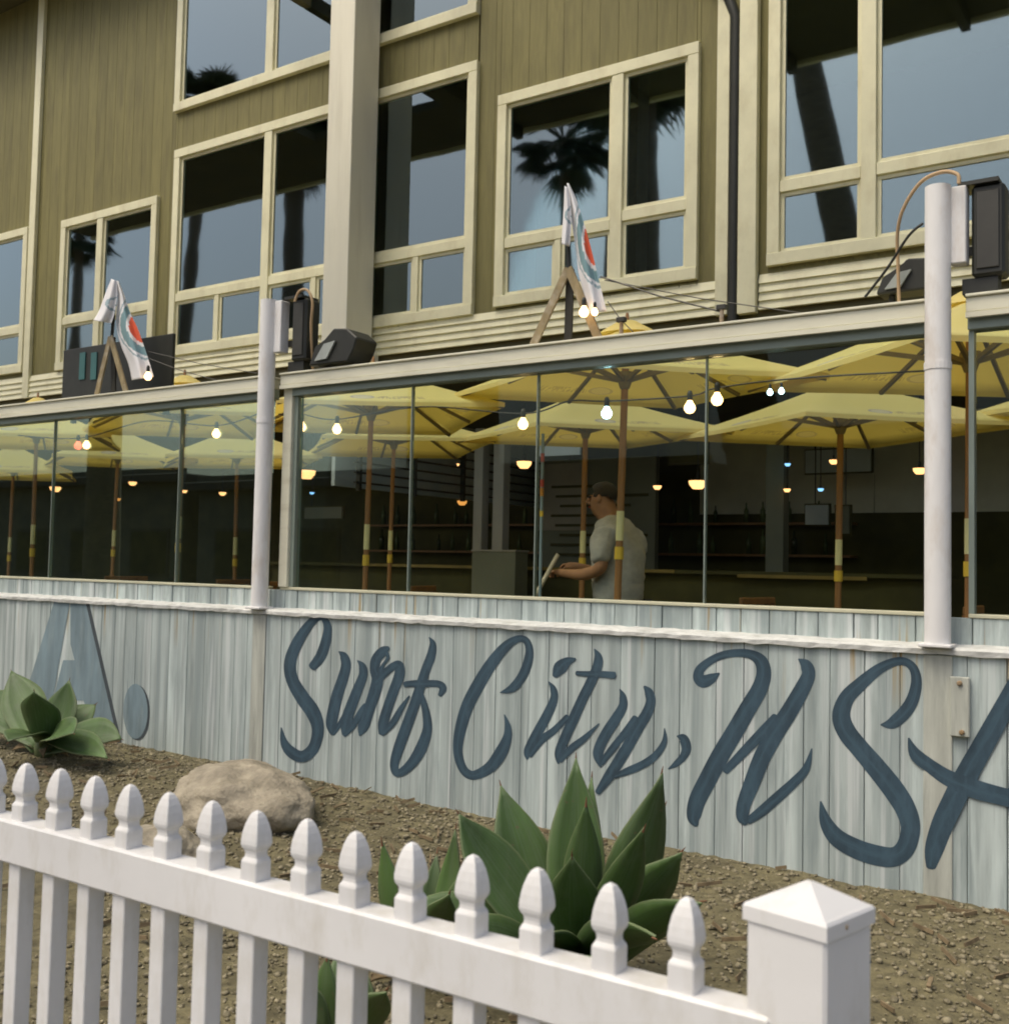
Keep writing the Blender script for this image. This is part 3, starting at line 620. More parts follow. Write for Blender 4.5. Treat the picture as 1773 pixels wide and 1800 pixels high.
flood((-1.20, 5.02, 2.66), 'black floodlight on the rail left of the right pipe post', .8)
# looping conduits
def cable(name, pts, r, m, label, cat='cable', seg=6, group=None):
    q = catmull([tuple(p) for p in pts], 8); g = BM(); tube(g, q, r, seg)
    return tag(obj(name, g, m, None, True), label, cat, group)
def ap(x, y, Y): return tuple(at(x, y, Y))
cable('conduit', [ap(518, 530, 4.78), ap(526, 512, 4.78), ap(540, 510, 4.78), ap(549, 530, 4.79), ap(547, 570, 4.82), ap(548, 610, 4.86), (at(551, 610, 4.90).x, 4.90, 2.592)], .0085, M['orangepvc'], 'tan conduit looping over the left loudspeaker', 'conduit')
cable('conduit', [ap(1685, 322, 4.72), ap(1682, 306, 4.72), ap(1655, 302, 4.74), ap(1618, 320, 4.78), ap(1588, 365, 4.82), ap(1577, 410, 4.86), ap(1578, 470, 4.90), (at(1580, 520, 4.90).x, 4.90, 2.592)], .0085, M['orangepvc'], 'tan conduit looping over the top of the right pipe post', 'conduit')
cable('black_cable', [ap(1622, 392, 4.80), ap(1596, 415, 4.80), ap(1560, 470, 4.84), ap(1520, 522, 4.86)], .006, M['black'], 'thin black cable sagging left from the right pipe post')

# ================================================================== the building behind the patio
BY = 8.6
bld = empty('beach_building', (-7, BY+2.5, .25), 'tan two-storey building with cream window frames behind the patio', 'building')
WIN = [  # x0, x1, z0, z1, mullions, transom height per cell, lower splits
    (-13.12, -11.12, 3.90, 5.95, [-12.27], [4.56, 4.56], []),
    (-10.82, -6.22, 3.88, 6.46, [-9.17, -7.65], [4.60, 4.60, 4.62], [-9.97, -8.40, -6.96]),
    (-5.96, -3.83, 3.92, 6.03, [-4.63], [4.54, 4.60], [-5.25]),
    (-3.20, -.10, 3.94, 8.3, [-2.37, -1.25], [4.60, 4.60, 4.60], []),
    (-10.86, -6.24, 6.95, 8.90, [-9.2, -7.7], [None]*3, []),
    (-16.6, -13.9, 3.95, 6.0, [-15.2], [4.56, 4.56], []),
]
SOFF = 9.34; RZ = 7.85
def free_z(xa, xb, z0, z1):
    iv = [(z0, z1)]
    for (a, b, c, d, *_r) in WIN:
        if b > xa+1e-4 and a < xb-1e-4:
            nv = []
            for (p, q) in iv:
                if d <= p or c >= q: nv.append((p, q)); continue
                if c > p: nv.append((p, c))
                if d < q: nv.append((d, q))
            iv = nv
    return [(p, q) for p, q in iv if q-p > .012]
xs = sorted({-17.0, 2.5} | {w_[0] for w_ in WIN} | {w_[1] for w_ in WIN})
g = BM()
for a, b in zip(xs, xs[1:]):
    for (p, q) in free_z(a, b, 3.56, SOFF): box(g, a, b, BY+.03, BY+.22, p, q)
obj('wall', g, M['groove'], bld)
x = -17.0
while x < 2.49:                                     # vertical tongue-and-groove boards
    nx = min(x+.196, 2.5)
    cuts = sorted({x, nx} | {e_ for w_ in WIN for e_ in w_[:2] if x < e_ < nx})
    for a, b in zip(cuts, cuts[1:]):
        for (p, q) in free_z(a, b, 3.88, SOFF):
            if b-a > .02: obj('siding_board', bx(a+.002, b-.002, BY+.006, BY+.0295, p, q), M['siding'], bld)
    x = nx
for xa, xb in ((-17.0, -3.66), (-3.27, 2.5)):       # lapped boards under the windows
    for k in range(4):
        z = 3.585+k*.074
        g = BM(); prism(g, [(0, 0), (.035, 0), (.012, .078), (0, .078)], xa, xb)
        for v in g.verts: v.co = Vector((v.co.y, BY-.002-v.co.x+.002, z+v.co.z))
        obj('lap_board', g, M['trim'], bld)
    obj('drip_edge', bx(xa, xb, BY-.012, BY+.0055, 3.883, 3.899), M['siding'], bld)
dk = random.Random(6)
for w_ in WIN[:3]:
    xx = w_[0]+.05
    while xx < w_[1]:
        h_ = dk.uniform(.018, .045); obj('sill_drip', bx(xx, xx+dk.uniform(.006, .014), BY-.0165, BY-.0125, w_[2]-.005-h_, w_[2]-.005), M['groove'], bld); xx += dk.uniform(.08, .3)
obj('base_beam', bx(-17.0, 2.5, BY+.02, BY+.24, 3.42, 3.559), M['inceil'], bld)
def window(x0, x1, z0, z1, mulls, trans, lows):
    tw = .105
    g = BM(); Y0_, Y1_ = BY-.045, BY+.03
    box(g, x0, x1, Y0_, Y1_, z1-tw, z1, bev=.004); box(g, x0, x1, Y0_-.008, Y1_, z0, z0+tw, bev=.004)
    box(g, x0, x0+tw, Y0_+.001, Y1_, z0+tw+.001, z1-tw-.001, bev=.004); box(g, x1-tw, x1, Y0_+.001, Y1_, z0+tw+.001, z1-tw-.001, bev=.004)
    wn = obj('window', g, M['trim'], bld)
    ed = [x0+tw]+mulls+[x1-tw]
    for mm in mulls:
        obj('mullion', bx(mm-.06, mm+.06, BY-.04, BY+.03, z0+tw+.001, z1-tw-.001, bev=.004), M['trim'], wn)
    for i, (a, b) in enumerate(zip(ed, ed[1:])):
        aa = a+(.062 if i > 0 else .002); bb = b-(.062 if i < len(ed)-2 else .002); t = trans[i]
        cells = []
        zz0, zz1 = z0+tw+.002, z1-tw-.002
        if t:
            obj('transom', bx(aa, bb, BY-.035, BY+.028, t-.05, t+.05, bev=.004), M['trim'], wn)
            cells.append((aa, bb, t+.052, zz1))
            ls = [l_ for l_ in lows if aa < l_ < bb]; le = [aa]+ls+[bb]
            for l_ in ls: obj('mullion', bx(l_-.035, l_+.035, BY-.03, BY+.026, zz0, t-.051, bev=.003), M['trim'], wn)
            for k, (p, q) in enumerate(zip(le, le[1:])):
                cells.append((p+(.037 if k > 0 else 0), q-(.037 if k < len(le)-2 else 0), zz0, t-.052))
        else: cells.append((aa, bb, zz0, zz1))
        for (p, q, r0, r1) in cells:
            s = .032; g = BM()
            box(g, p, q, BY-.01, BY+.025, r0, r0+s); box(g, p, q, BY-.01, BY+.025, r1-s, r1)
            box(g, p, p+s, BY-.009, BY+.025, r0+s, r1-s); box(g, q-s, q, BY-.009, BY+.025, r0+s, r1-s)
            obj('sash', g, M['trim'], wn)
            obj('pane', bx(p+s-.004, q-s+.004, BY+.004, BY+.010, r0+s-.004, r1-s+.004), M['winpane'], wn)
    return wn
wins = [window(*w_) for w_ in WIN]
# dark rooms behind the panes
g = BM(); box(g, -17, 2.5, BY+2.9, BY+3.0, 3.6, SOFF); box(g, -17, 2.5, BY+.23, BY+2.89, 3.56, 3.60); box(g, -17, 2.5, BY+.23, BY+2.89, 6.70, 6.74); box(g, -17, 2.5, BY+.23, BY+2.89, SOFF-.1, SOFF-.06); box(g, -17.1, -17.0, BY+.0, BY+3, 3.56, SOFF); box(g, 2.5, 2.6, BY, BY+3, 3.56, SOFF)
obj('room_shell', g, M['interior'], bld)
def curtain(xa, xb, z0, z1):
    g = BM(); n_ = 24; top = []; bot = []
    for i in range(n_+1):
        xx = xa+(xb-xa)*i/n_; yy = BY+.16+.025*math.sin(i*1.9)
        top.append(g.verts.new((xx, yy, z1))); bot.append(g.verts.new((xx, yy, z0)))
    for i in range(n_): g.faces.new((bot[i], bot[i+1], top[i+1], top[i]))
    obj('curtain', g, M['curtain'], bld)
curtain(-5.85, -5.62, 3.98, 5.95); curtain(-4.05, -3.9, 3.98, 5.95); curtain(-4.52, -4.42, 3.98, 5.95); curtain(-7.1, -6.75, 3.98, 4.5)
# corner boards and downspout beside the right-hand bay
obj('corner_board', bx(-3.655, -3.54, BY-.05, BY+.005, 3.575, SOFF, bev=.004), M['trim'], bld)
obj('corner_board', bx(-3.445, -3.285, BY-.07, BY+.005, 3.56, SOFF, bev=.004), M['trim'], bld)
g = BM(); tube(g, [(-3.492, BY-.03, 3.40), (-3.492, BY-.03, 6.15), (-3.56, BY-.05, 6.35), (-3.75, BY-.06, 6.60), (-3.95, BY-.06, 6.75)], .047, 10); obj('downspout', g, M['black'], bld, True)
obj('corner_board', bx(-13.86, -13.72, BY-.05, BY+.005, 3.575, SOFF, bev=.004), M['trim'], bld)
# square pillar carrying the roof
pl = obj('pillar', bx(-7.82, -7.475, 8.12, 8.52, 3.62, 9.0, bev=.006), M['pillar'], bld)
obj('pillar_foot', bx(-7.86, -7.435, 8.08, 8.59, 3.50, 3.619, bev=.006), M['pillar'], pl)
# flat roof strip over the patio front, carried on open rafters
HX0, HX1, HY0, HY1 = -11.6, -9.15, 5.42, 5.95
g = BM()
RX0, RX1, RY0, RY1 = -19.0, 4.0, 4.15, 6.05
for a in ((RX0, RX1, RY0, HY0), (RX0, RX1, HY1, RY1), (RX0, HX0, HY0, HY1), (HX1, RX1, HY0, HY1)):
    box(g, a[0], a[1], a[2], a[3], RZ+.001, RZ+.12)
roof = obj('roof', g, M['inceil'], bld)
obj('fascia', bx(RX0, RX1, RY0-.06, RY0-.001, RZ-.06, RZ+.16, bev=.01), M['trim'], roof)
for k in range(12):
    xx = -18.9+2.05*k
    if xx > -12 and not HX0-.1 < xx < HX1+.1: obj('rafter', bx(xx-.05, xx+.05, RY0+.02, BY+.004, RZ-.16, RZ), M['inceil'], roof)
obj('shade_eave', bx(-19, 4, 8.0, BY+.3, 9.35, 9.45), M['inceil'], bld)  # unseen eave, added to shade the upper facade
obj('shade_eave_fascia', bx(-19, 4, 7.96, 7.999, 9.28, 9.5), M['trim'], bld)  # front edge of the added shading eave
# ground floor: ceiling, back wall, side walls
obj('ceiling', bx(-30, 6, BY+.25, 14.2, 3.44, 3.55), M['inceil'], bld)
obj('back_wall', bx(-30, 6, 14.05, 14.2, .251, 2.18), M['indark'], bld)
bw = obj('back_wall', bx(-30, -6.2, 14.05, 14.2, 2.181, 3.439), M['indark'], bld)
for k in range(9):
    obj('wall_panel', bx(-6.19+k*1.2, -6.19+(k+1)*1.2-.015, 14.05+.01*(k % 2), 14.2, 2.181, 3.439), M['panelgrey'], bld)
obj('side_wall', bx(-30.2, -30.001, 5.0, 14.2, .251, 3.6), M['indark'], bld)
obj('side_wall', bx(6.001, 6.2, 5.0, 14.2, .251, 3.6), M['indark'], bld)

# ================================================================== patio furniture: umbrellas
FZ = .25
def make_umbrella():
    e = empty('patio_umbrella', (0, 0, 0), 'x', 'umbrella', 'yellow market umbrellas on the patio')
    RIM, APX, RAD = 2.25, 2.625, 1.20
    g = BM(); uvl = g.loops.layers.uv.new('UVMap'); steps = 7; NC = 10; HS = .92     # square pyramid of four panels
    for k in range(4):
        rot = Matrix.Rotation(math.pi/2*k+math.pi/4, 3, 'Z'); grid = []
        for j in range(steps+1):
            v_ = j/steps; rr = HS*(.085+.915*v_); z = APX-.03-(APX-.03-RIM)*v_ - .015*math.sin(math.pi*v_)
            row = []
            for i in range(NC+1):
                s_ = i/NC; c_ = s_*2-1
                sag = .02*v_*(math.sin(math.pi*s_)*.8+.12*math.sin(math.pi*s_*5+k))*math.sin(math.pi*min(1, v_*.85+.08))
                pull = 1-.035*math.sin(math.pi*s_)*v_       # hem drawn in between the ribs
                p = rot @ Vector((c_*rr, -rr*pull, z-sag))
                row.append((g.verts.new(p), (c_, v_)))
            grid.append(row)
        for j in range(steps):
            for i in range(NC):
                q = [grid[j][i], grid[j][i+1], grid[j+1][i+1], grid[j+1][i]]
                f = g.faces.new([a[0] for a in q]); f.smooth = True
                for lp, a in zip(f.loops, q): lp[uvl].uv = a[1]
        for i in range(NC):                         # short hem
            a, b = grid[steps][i], grid[steps][i+1]
            c = [g.verts.new(a[0].co+Vector((0, 0, -.03))), g.verts.new(b[0].co+Vector((0, 0, -.03)))]
            f = g.faces.new((a[0], b[0], c[1], c[0]))
            for lp in f.loops: lp[uvl].uv = (0, 0)
    bmesh.ops.remove_doubles(g, verts=g.verts[:], dist=.0005)
    obj('canopy', g, M['umb'], e, local=True)
    g = BM(); uvl = g.loops.layers.uv.new('UVMap'); lathe(g, [(.0, APX+.045), (.06, APX+.035), (.16, APX-.02), (.21, APX-.05)], 16)
    obj('vent_cap', g, M['umb'], e, local=True)
    g = BM(); tube(g, [(0, 0, .05), (0, 0, 1.12), (0, 0, APX+.0)], .024, 10); obj('pole', g, M['wood'], e, local=True)
    g = BM(); tube(g, [(0, 0, 1.24), (0, 0, 1.43)], .0262, 10); obj('pale_band', g, M['ylband'], e, local=True)
    g = BM(); tube(g, [(0, 0, 1.12), (0, 0, 1.20)], .031, 10); obj('joint_collar', g, M['ybright'], e, local=True)
    g = BM(); tube(g, [(0, 0, APX+.03), (0, 0, APX+.09)], [.018, .010], 8); obj('finial', g, M['wood'], e, local=True)
    g = BM(); lathe(g, [(0, .0), (.24, .0), (.24, .04), (.08, .07), (.035, .16), (.0, .16)], 18); obj('base', g, M['darkmetal'], e, local=True)
    g = BM(); lathe(g, [(0, -.07), (.032, -.06), (.06, .02), (.055, .05), (0, .05)], 12, (0, 0, 2.28)); obj('runner_hub', g, M['umbrib'], e, local=True)
    for L_, a0 in ((HS*1.414*.985, 0), (HS*.95, math.pi/4)):
        gr = BM(); bar(gr, (.05, 0, APX-.06), (L_, 0, RIM-.03), .022, .022)
        rb = obj('rib', gr, M['umbrib'], e, local=True)
        gs = BM(); bar(gs, (.04, 0, 2.275), (L_*.46, 0, (APX-.06)*.54+(RIM-.03)*.46-.008), .026, .022)
        st = obj('strut', gs, M['umbrib'], rb, local=True)
        rb.rotation_euler.z = a0
        for k in range(1, 4):
            r2 = inst(rb, e, rz=a0+k*math.pi/2); inst(st, r2)
    return e
um = make_umbrella()
row1 = [(-5.41, 'yellow umbrella over the left half of the wide screen, nearest row'), (-3.285, 'yellow umbrella whose brown pole stands in front of the man'), (-1.17, 'yellow umbrella behind the right pipe post, nearest row'), (-7.54, 'yellow umbrella just left of the left pipe post, nearest row'), (-9.66, 'yellow umbrella at the far left of the nearest row')]
row2 = [(-4.60, 'yellow umbrella behind the man, second row'), (-2.43, 'yellow umbrella with pole near the right of the wide screen, second row'), (-6.73, 'yellow umbrella low behind the left half of the wide screen, second row'), (-8.85, 'yellow umbrella seen in the left screen near the left post, second row'), (-10.97, 'yellow umbrella second from left end of second row'), (-13.1, 'yellow umbrella at the left end of second row'), (-.30, 'yellow umbrella right of the right pipe post, second row')]
ur = random.Random(4)
for i, (xx, yy, lab) in enumerate([(a, 6.15, b) for a, b in row1]+[(a, 8.0, b) for a, b in row2]):
    o = um if i == 0 else copy_tree(um)
    o.location = (xx, yy, FZ+(.05 if i < 5 else -.01)+(.05 if i % 2 else -.03)+ur.uniform(-.012, .012)); o.rotation_euler = (ur.uniform(-.022, .022), ur.uniform(-.022, .022), ur.uniform(-.12, .12))
    o.scale = (1, .70, 1)
    o['label'] = lab

# ------------------------------------------------------------------ lights strung under the umbrellas
def bulb(p, label, m, r=.036):
    e = empty('string_bulb', p, label, 'light bulb', 'string light bulbs')
    g = BM(); lathe(g, [(0, -r), (r*.6, -r*.82), (r*.95, -r*.3), (r, .0), (r*.9, r*.42), (r*.55, r*.95), (r*.42, r*1.3), (0, r*1.3)], 14); obj('globe', g, m, e, True, local=True)
    g = BM(); lathe(g, [(0, r*1.28), (r*.48, r*1.28), (r*.48, r*2.5), (r*.3, r*3.0), (0, r*3.0)], 10); obj('socket', g, M['black'], e, local=True)
    return e
BL = [(530, 751, 5.5, 'bulb', 'lit round bulb nearest the left jamb of the wide screen'), (592, 755, 5.6, 'bulb', 'lit round bulb second from the left jamb of the wide screen'), (919, 746, 5.5, 'bulb', 'lit round bulb hanging beside the middle pane joint'),
      (1066, 727, 5.5, 'bulbcool', 'bluish white bulb hanging left of the central pole'), (1212, 717, 5.5, 'bulb', 'lit round bulb just left of the right pane joint'), (1260, 703, 5.45, 'bulb', 'lit round bulb just right of the right pane joint'),
      (380, 763, 5.6, 'bulb', 'lit round bulb in left screen near left pipe post'), (152, 783, 5.6, 'bulb', 'lit bulb left of the centre of the left screen'), (137, 784, 5.6, 'redglow', 'red bulb next to the lit bulb in the left screen'),
      (1373, 688, 5.6, 'tinycool', 'greenish white bulb on the edge of the second-row umbrella'), (1353, 690, 5.65, 'tinycool', 'pale blue bulb on the edge of the second-row umbrella'), (260, 662, 4.80, 'bulb', 'lit bulb at the foot of the left flag'), (1026, 549, 4.80, 'bulb', 'larger lit bulb at the foot of the centre flag'), (1045, 549, 4.80, 'bulb', 'smaller lit bulb at the foot of the centre flag')]
for (px, py, Y, mm, lab) in BL:
    p = at(px, py, Y); bulb(p, lab, M['bulbcool' if mm == 'tinycool' else mm], .016 if mm == 'tinycool' else (.018 if px == 1045 else (.026 if Y < 5 else .032)))
cable('light_string', [tuple(at(490, 728, 5.52)), tuple(at(530, 733, 5.5)+Vector((0, 0, .02))), tuple(at(592, 737, 5.6)), tuple(at(740, 715, 5.55)), tuple(at(919, 727, 5.5)), tuple(at(1000, 705, 5.5)), tuple(at(1066, 705, 5.5)), tuple(at(1212, 696, 5.5)), tuple(at(1260, 682, 5.45)), tuple(at(1400, 665, 5.5)), tuple(at(1660, 650, 5.5))], .005, M['black'], 'black light string running behind the wide screen')
cable('light_string', [tuple(at(30, 765, 5.6)), tuple(at(140, 770, 5.6)), tuple(at(260, 740, 5.6)), tuple(at(380, 748, 5.6)), tuple(at(460, 725, 5.55))], .005, M['black'], 'black light string running behind the left screen')

def pendant(p, label, m, s=1.0):
    e = empty('pendant_lamp', p, label, 'lamp', 'pendant lamps inside the restaurant')
    g = BM(); lathe(g, [(.0, -.055*s), (.06*s, -.05*s), (.10*s, .0), (.11*s, .045*s), (0, .045*s)], 14); obj('shade', g, m, e, True, local=True)
    g = BM(); lathe(g, [(.112*s, .046*s), (.112*s, .055*s), (.03*s, .08*s), (.012, .16*s), (0, .16*s)], 12); obj('cap', g, M['darkmetal'], e, local=True)
    g = BM(); tube(g, [(0, 0, .15*s), (0, 0, 3.44-p[2])], .006, 6); obj('cord', g, M['black'], e, local=True)
PL = [(538, 834, 10.6, 'lampglow', 1.15, 'lit pendant lamp left of the left brown pole'), (686, 827, 11.2, 'lampglow', .9, 'lit pendant lamp right of the left brown pole'), (663, 845, 11.6, 'lampdim', .95, 'dim amber pendant lamp low right of the left brown pole'), (793, 822, 11.2, 'lampglow', 1.05, 'lit pendant lamp left of the two pale columns'),
      (921, 817, 11.2, 'lampglow', .85, 'lit pendant lamp left of the middle pane joint'), (1155, 857, 11.5, 'lampglow', .45, 'tiny lit pendant lamp right of the man'), (1226, 852, 11.5, 'lampglow', .95, 'lit pendant lamp at the right pane joint'), (1465, 812, 11.5, 'lampglow', .45, 'small lit lamp left of the right brown pole'), (1616, 828, 11.3, 'lampglow', .6, 'lit lamp half hidden by the right pipe post'),
      (97, 860, 10.8, 'lampglow', .85, 'lit lamp at the far left behind the left screen'), (107, 828, 11.8, 'lampdim', .5, 'dim tiny lamp above the far left lamp'), (233, 850, 11.2, 'lampglow', .6, 'small lit lamp in the middle of the left screen'), (324, 864, 11.2, 'lampglow', .4, 'tiny lit lamp right of middle in the left screen'), (391, 868, 11.2, 'lampglow', .5, 'small lit lamp nearest the left pipe post'), (1383, 862, 11.5, 'lampglow', .35, 'tiny lit lamp under the blue light, right part of wide screen'), (207, 878, 11.6, 'lampdim', .45, 'faint amber lamp low in the left screen'), (812, 884, 11.4, 'lampdim', .6, 'faint amber lamp low left of the pale columns')]
for (px, py, Y, mm, s_, lab) in PL: pendant(at(px, py, Y), lab, M[mm], s_)
for (px, py, Y, lab) in ((1384, 817, 11.5, 'small blue lamp above the tiny amber lamp'), (1442, 861, 11.6, 'small blue lamp left of the right brown pole'), (548, 867, 11.0, 'tiny blue lamp low near the left jamb')):
    pendant(at(px, py, Y), lab, M['blueled'], .3)

# ------------------------------------------------------------------ dim things inside
bar_e = empty('bar_counter', (-6, 10.8, FZ), 'dark bar counter with a yellow edge seen through the screen', 'counter')
obj('front', bx(-11, -2.2, 10.6, 10.66, FZ+.001, 1.36), M['indark'], bar_e); obj('top', bx(-11, -2.2, 10.5, 11.1, 1.361, 1.40), M['indark'], bar_e)
obj('yellow_edge', bx(-9.2, -4.9, 10.485, 10.4995, 1.365, 1.40), M['bartop'], bar_e); obj('yellow_edge', bx(-4.2, -2.9, 10.485, 10.4995, 1.335, 1.37), M['bartop'], bar_e)
for i, (xa, xb, lab) in enumerate(((830, 848, 'left of two dim white columns beyond the bar'), (864, 885, 'right of two dim white columns beyond the bar'))):
    a, b = at(xa, 950, 10.2), at(xb, 950, 10.2)
    e = empty('column', ((a.x+b.x)/2, 10.2, FZ), lab, 'column', 'pale columns by the bar')
    obj('shaft', bx(a.x, b.x-.02, 10.2, 10.34, FZ+.05, 3.0, bev=.006), M['incol'], e); obj('foot', bx(a.x-.02, b.x, 10.18, 10.36, FZ, FZ+.049), M['incol'], e)
a, b = at(830, 966, 9.9), at(905, 1004, 9.9)
e = empty('counter_box', ((a.x+b.x)/2, 10.0, 1.0), 'pale box on the bar in front of the columns', 'box')
obj('body', bx(a.x, b.x, 9.9, 10.15, FZ, a.z-.02), M['ingrey'], e); obj('lid', bx(a.x-.01, b.x+.01, 9.89, 10.16, a.z-.0195, a.z), M['incol'], e)
a, b = at(948, 776, 9.6), at(1019, 799, 9.6)
e = empty('blue_board', ((a.x+b.x)/2, 9.6, b.z), 'dusty blue board hanging right of the middle pane joint', 'board')
obj('panel', bx(a.x, b.x, 9.6, 9.63, b.z, a.z), M['inblue'], e); obj('top_edge', bx(a.x-.02, b.x+.02, 9.59, 9.64, a.z+.001, a.z+.03), M['ingrey'], e)
for xx in (a.x+.06, b.x-.06):
    obj('hanger', bx(xx-.006, xx+.006, 9.61, 9.622, a.z+.031, 3.44), M['black'], e)
a, b = at(950, 810, 12.5), at(1150, 1000, 12.5)
e = empty('menu_wall', ((a.x+b.x)/2, 12.5, FZ), 'pale olive partition with faint notices behind the man', 'partition')
obj('panel', bx(a.x, b.x, 12.5, 12.6, FZ, a.z), M['ingrey'], e)
obj('pale_panel', bx(a.x, a.x+.75, 12.48, 12.499, 1.9, a.z-.05), M['incol'], e)
for k in range(8):
    zz = a.z-.35-.13*k
    obj('notice', bx(a.x+.2+.07*(k % 3), a.x+.9+.25*((k*7) % 4), 12.468, 12.479, zz-.035, zz), M['indark'], e)
# clerestory rail running back from the facade
e = empty('mezzanine_rail', (-8, 10.5, 2.2), 'dark slatted rail against grey light, behind the left half of wide screen', 'railing')
obj('grey_panel', bx(-8.35, -8.3, 8.9, 14.0, 2.26, 3.2), M['inblue'], e)
for k in range(6):
    obj('slat', bx(-8.02, -7.98, 8.9, 13.9, 2.28+.11*k, 2.30+.11*k), M['black'], e)
for k in range(6):
    obj('upright', bx(-8.03, -7.975, 8.95+.97*k, 8.99+.97*k, 2.2, 2.86), M['black'], e)
# hanging board of dark lettering and frames on the right
for (x0, y0, x1, y1, Y, m, nm, lab) in ((1175, 755, 1240, 812, 11.8, 'indark', 'dark_notice', 'dark notice board left of the right pane joint, under umbrella edge'), (1415, 792, 1530, 828, 13.2, 'inblue', 'window_light', 'grey-blue window light behind the right brown pole'), (1415, 888, 1455, 922, 12.6, 'inblue', 'screen_panel', 'small lavender grey screen low left of the right brown pole'), (1468, 890, 1492, 938, 12.6, 'ingrey', 'wall_picture', 'narrow grey picture beside the right brown pole'), (535, 892, 600, 911, 11.5, 'ingrey', 'pale_shelf', 'dim grey shelf near the left jamb')):
    a, b = at(x0, y0, Y), at(x1, y1, Y)
    e = empty(nm, ((a.x+b.x)/2, Y, b.z), lab, nm.split('_')[-1])
    obj('face', bx(a.x, b.x, Y, Y+.03, b.z, a.z), M[m], e); obj('frame', bx(a.x-.02, b.x+.02, Y+.031, Y+.06, b.z-.02, a.z+.02), M['indark'], e)
    obj('hanger', bx(a.x+.1, a.x+.112, Y+.04, Y+.05, a.z+.021, 3.44), M['black'], e)
# pale truss-like brace on the right
e = empty('timber_post', (-2.4, 11.6, FZ), 'dim pale post standing inside, left of the right brown pole', 'post')
p0, p1 = at(1362, 780, 11.6), at(1362, 1070, 11.6)
obj('upright', bx(p0.x-.10, p0.x+.10, 11.6, 11.78, FZ, p0.z), M['ingrey'], e)
obj('cap', bx(p0.x-.14, p0.x+.14, 11.56, 11.82, p0.z+.001, p0.z+.06), M['ingrey'], e)
# tables and chairs as dim shapes
def table(x, y, lab):
    e = empty('patio_table', (x, y, FZ), lab, 'table', 'dark patio tables')
    g = BM(); lathe(g, [(0, .72), (.42, .72), (.42, .75), (0, .75)], 20); obj('top', g, M['indark'], e, local=True)
    g = BM(); tube(g, [(0, 0, .03), (0, 0, .72)], .03, 8); obj('stem', g, M['black'], e, local=True)
    g = BM(); lathe(g, [(0, 0), (.25, 0), (.25, .03), (0, .03)], 16); obj('foot', g, M['black'], e, local=True)
for i, (x, y, lab) in enumerate(((-6.4, 7.0, 'dark round table low behind the left of the wide screen'), (-2.0, 7.1, 'dark round table low behind the right of the wide screen'), (-8.6, 7.0, 'dark round table behind the left screen'))): table(x, y, lab)

def make_chair():
    e = empty('patio_chair', (0, 0, FZ), 'x', 'chair', 'dark patio chairs')
    obj('seat', bx(-.21, .21, -.21, .21, .43, .46, bev=.008), M['wood'], e, local=True)
    for k in range(4): obj('back_slat', bx(-.20+.11*k, -.13+.11*k, .19, .21, .50, .92, bev=.004), M['wood'], e, local=True)
    obj('back_rail', bx(-.22, .22, .185, .215, .921, .97, bev=.006), M['wood'], e, local=True)
    for sx_ in (-.2, .2):
        for sy_, h_ in ((-.2, .43), (.2, .92)): obj('leg', bx(sx_-.018, sx_+.018, sy_-.018, sy_+.018, 0, h_), M['wood'], e, local=True)
    return e
ch0 = make_chair()
for i, (x_, y_, a_, lab) in enumerate(((-6.9, 6.9, 1.5, 'dark wooden chair left of the table behind the wide screen'), (-5.9, 7.2, -1.4, 'dark wooden chair right of the left table behind the wide screen'), (-2.55, 7.2, 1.4, 'dark wooden chair left of the right table'), (-1.5, 7.0, -1.6, 'dark wooden chair right of the right table'), (-9.1, 6.9, 1.3, 'dark wooden chair left of the table behind the left screen'), (-8.1, 7.1, -1.5, 'dark wooden chair right of the table behind the left screen'))):
    o = ch0 if i == 0 else copy_tree(ch0)
    o.location = (x_, y_, FZ); o.rotation_euler.z = a_; o['label'] = lab
M['bottle'] = pm('bottle_glass', (.10, .14, .06), .15, .4, 3, rnd=.5)
shelf = empty('back_bar_shelf', (-6.5, 13.7, 1.5), 'dark shelf of bottles on the back wall beyond the bar', 'shelf')
obj('board', bx(-12, -4.0, 13.75, 14.04, 1.60, 1.63), M['wood'], shelf); obj('board', bx(-12, -4.0, 13.75, 14.04, 2.02, 2.05), M['wood'], shelf)
obj('bracket', bx(-8.02, -7.98, 13.76, 14.03, 1.30, 1.599), M['black'], shelf)
g = BM(); lathe(g, [(0, 0), (.036, 0), (.036, .18), (.013, .23), (.013, .30), (0, .30)], 10); b0 = obj('bottle', g, M['bottle'], None, True)
tag(b0, 'small bottle standing on the back bar shelf', 'bottle', 'bottles on the back bar shelf')
br = random.Random(8); first = True
for zz in (1.6305, 2.0505):
    for k in range(22):
        o = b0 if first else b0.copy()
        if not first: C.objects.link(o)
        first = False
        o['label'] = 'small dark bottle on the %s board of the back bar shelf' % ('lower' if zz < 2 else 'upper')
        o.location = (-11.8+.35*k+br.uniform(-.1, .1), 13.9, zz); sc_ = br.uniform(.8, 1.15); o.scale = (sc_, sc_, sc_)

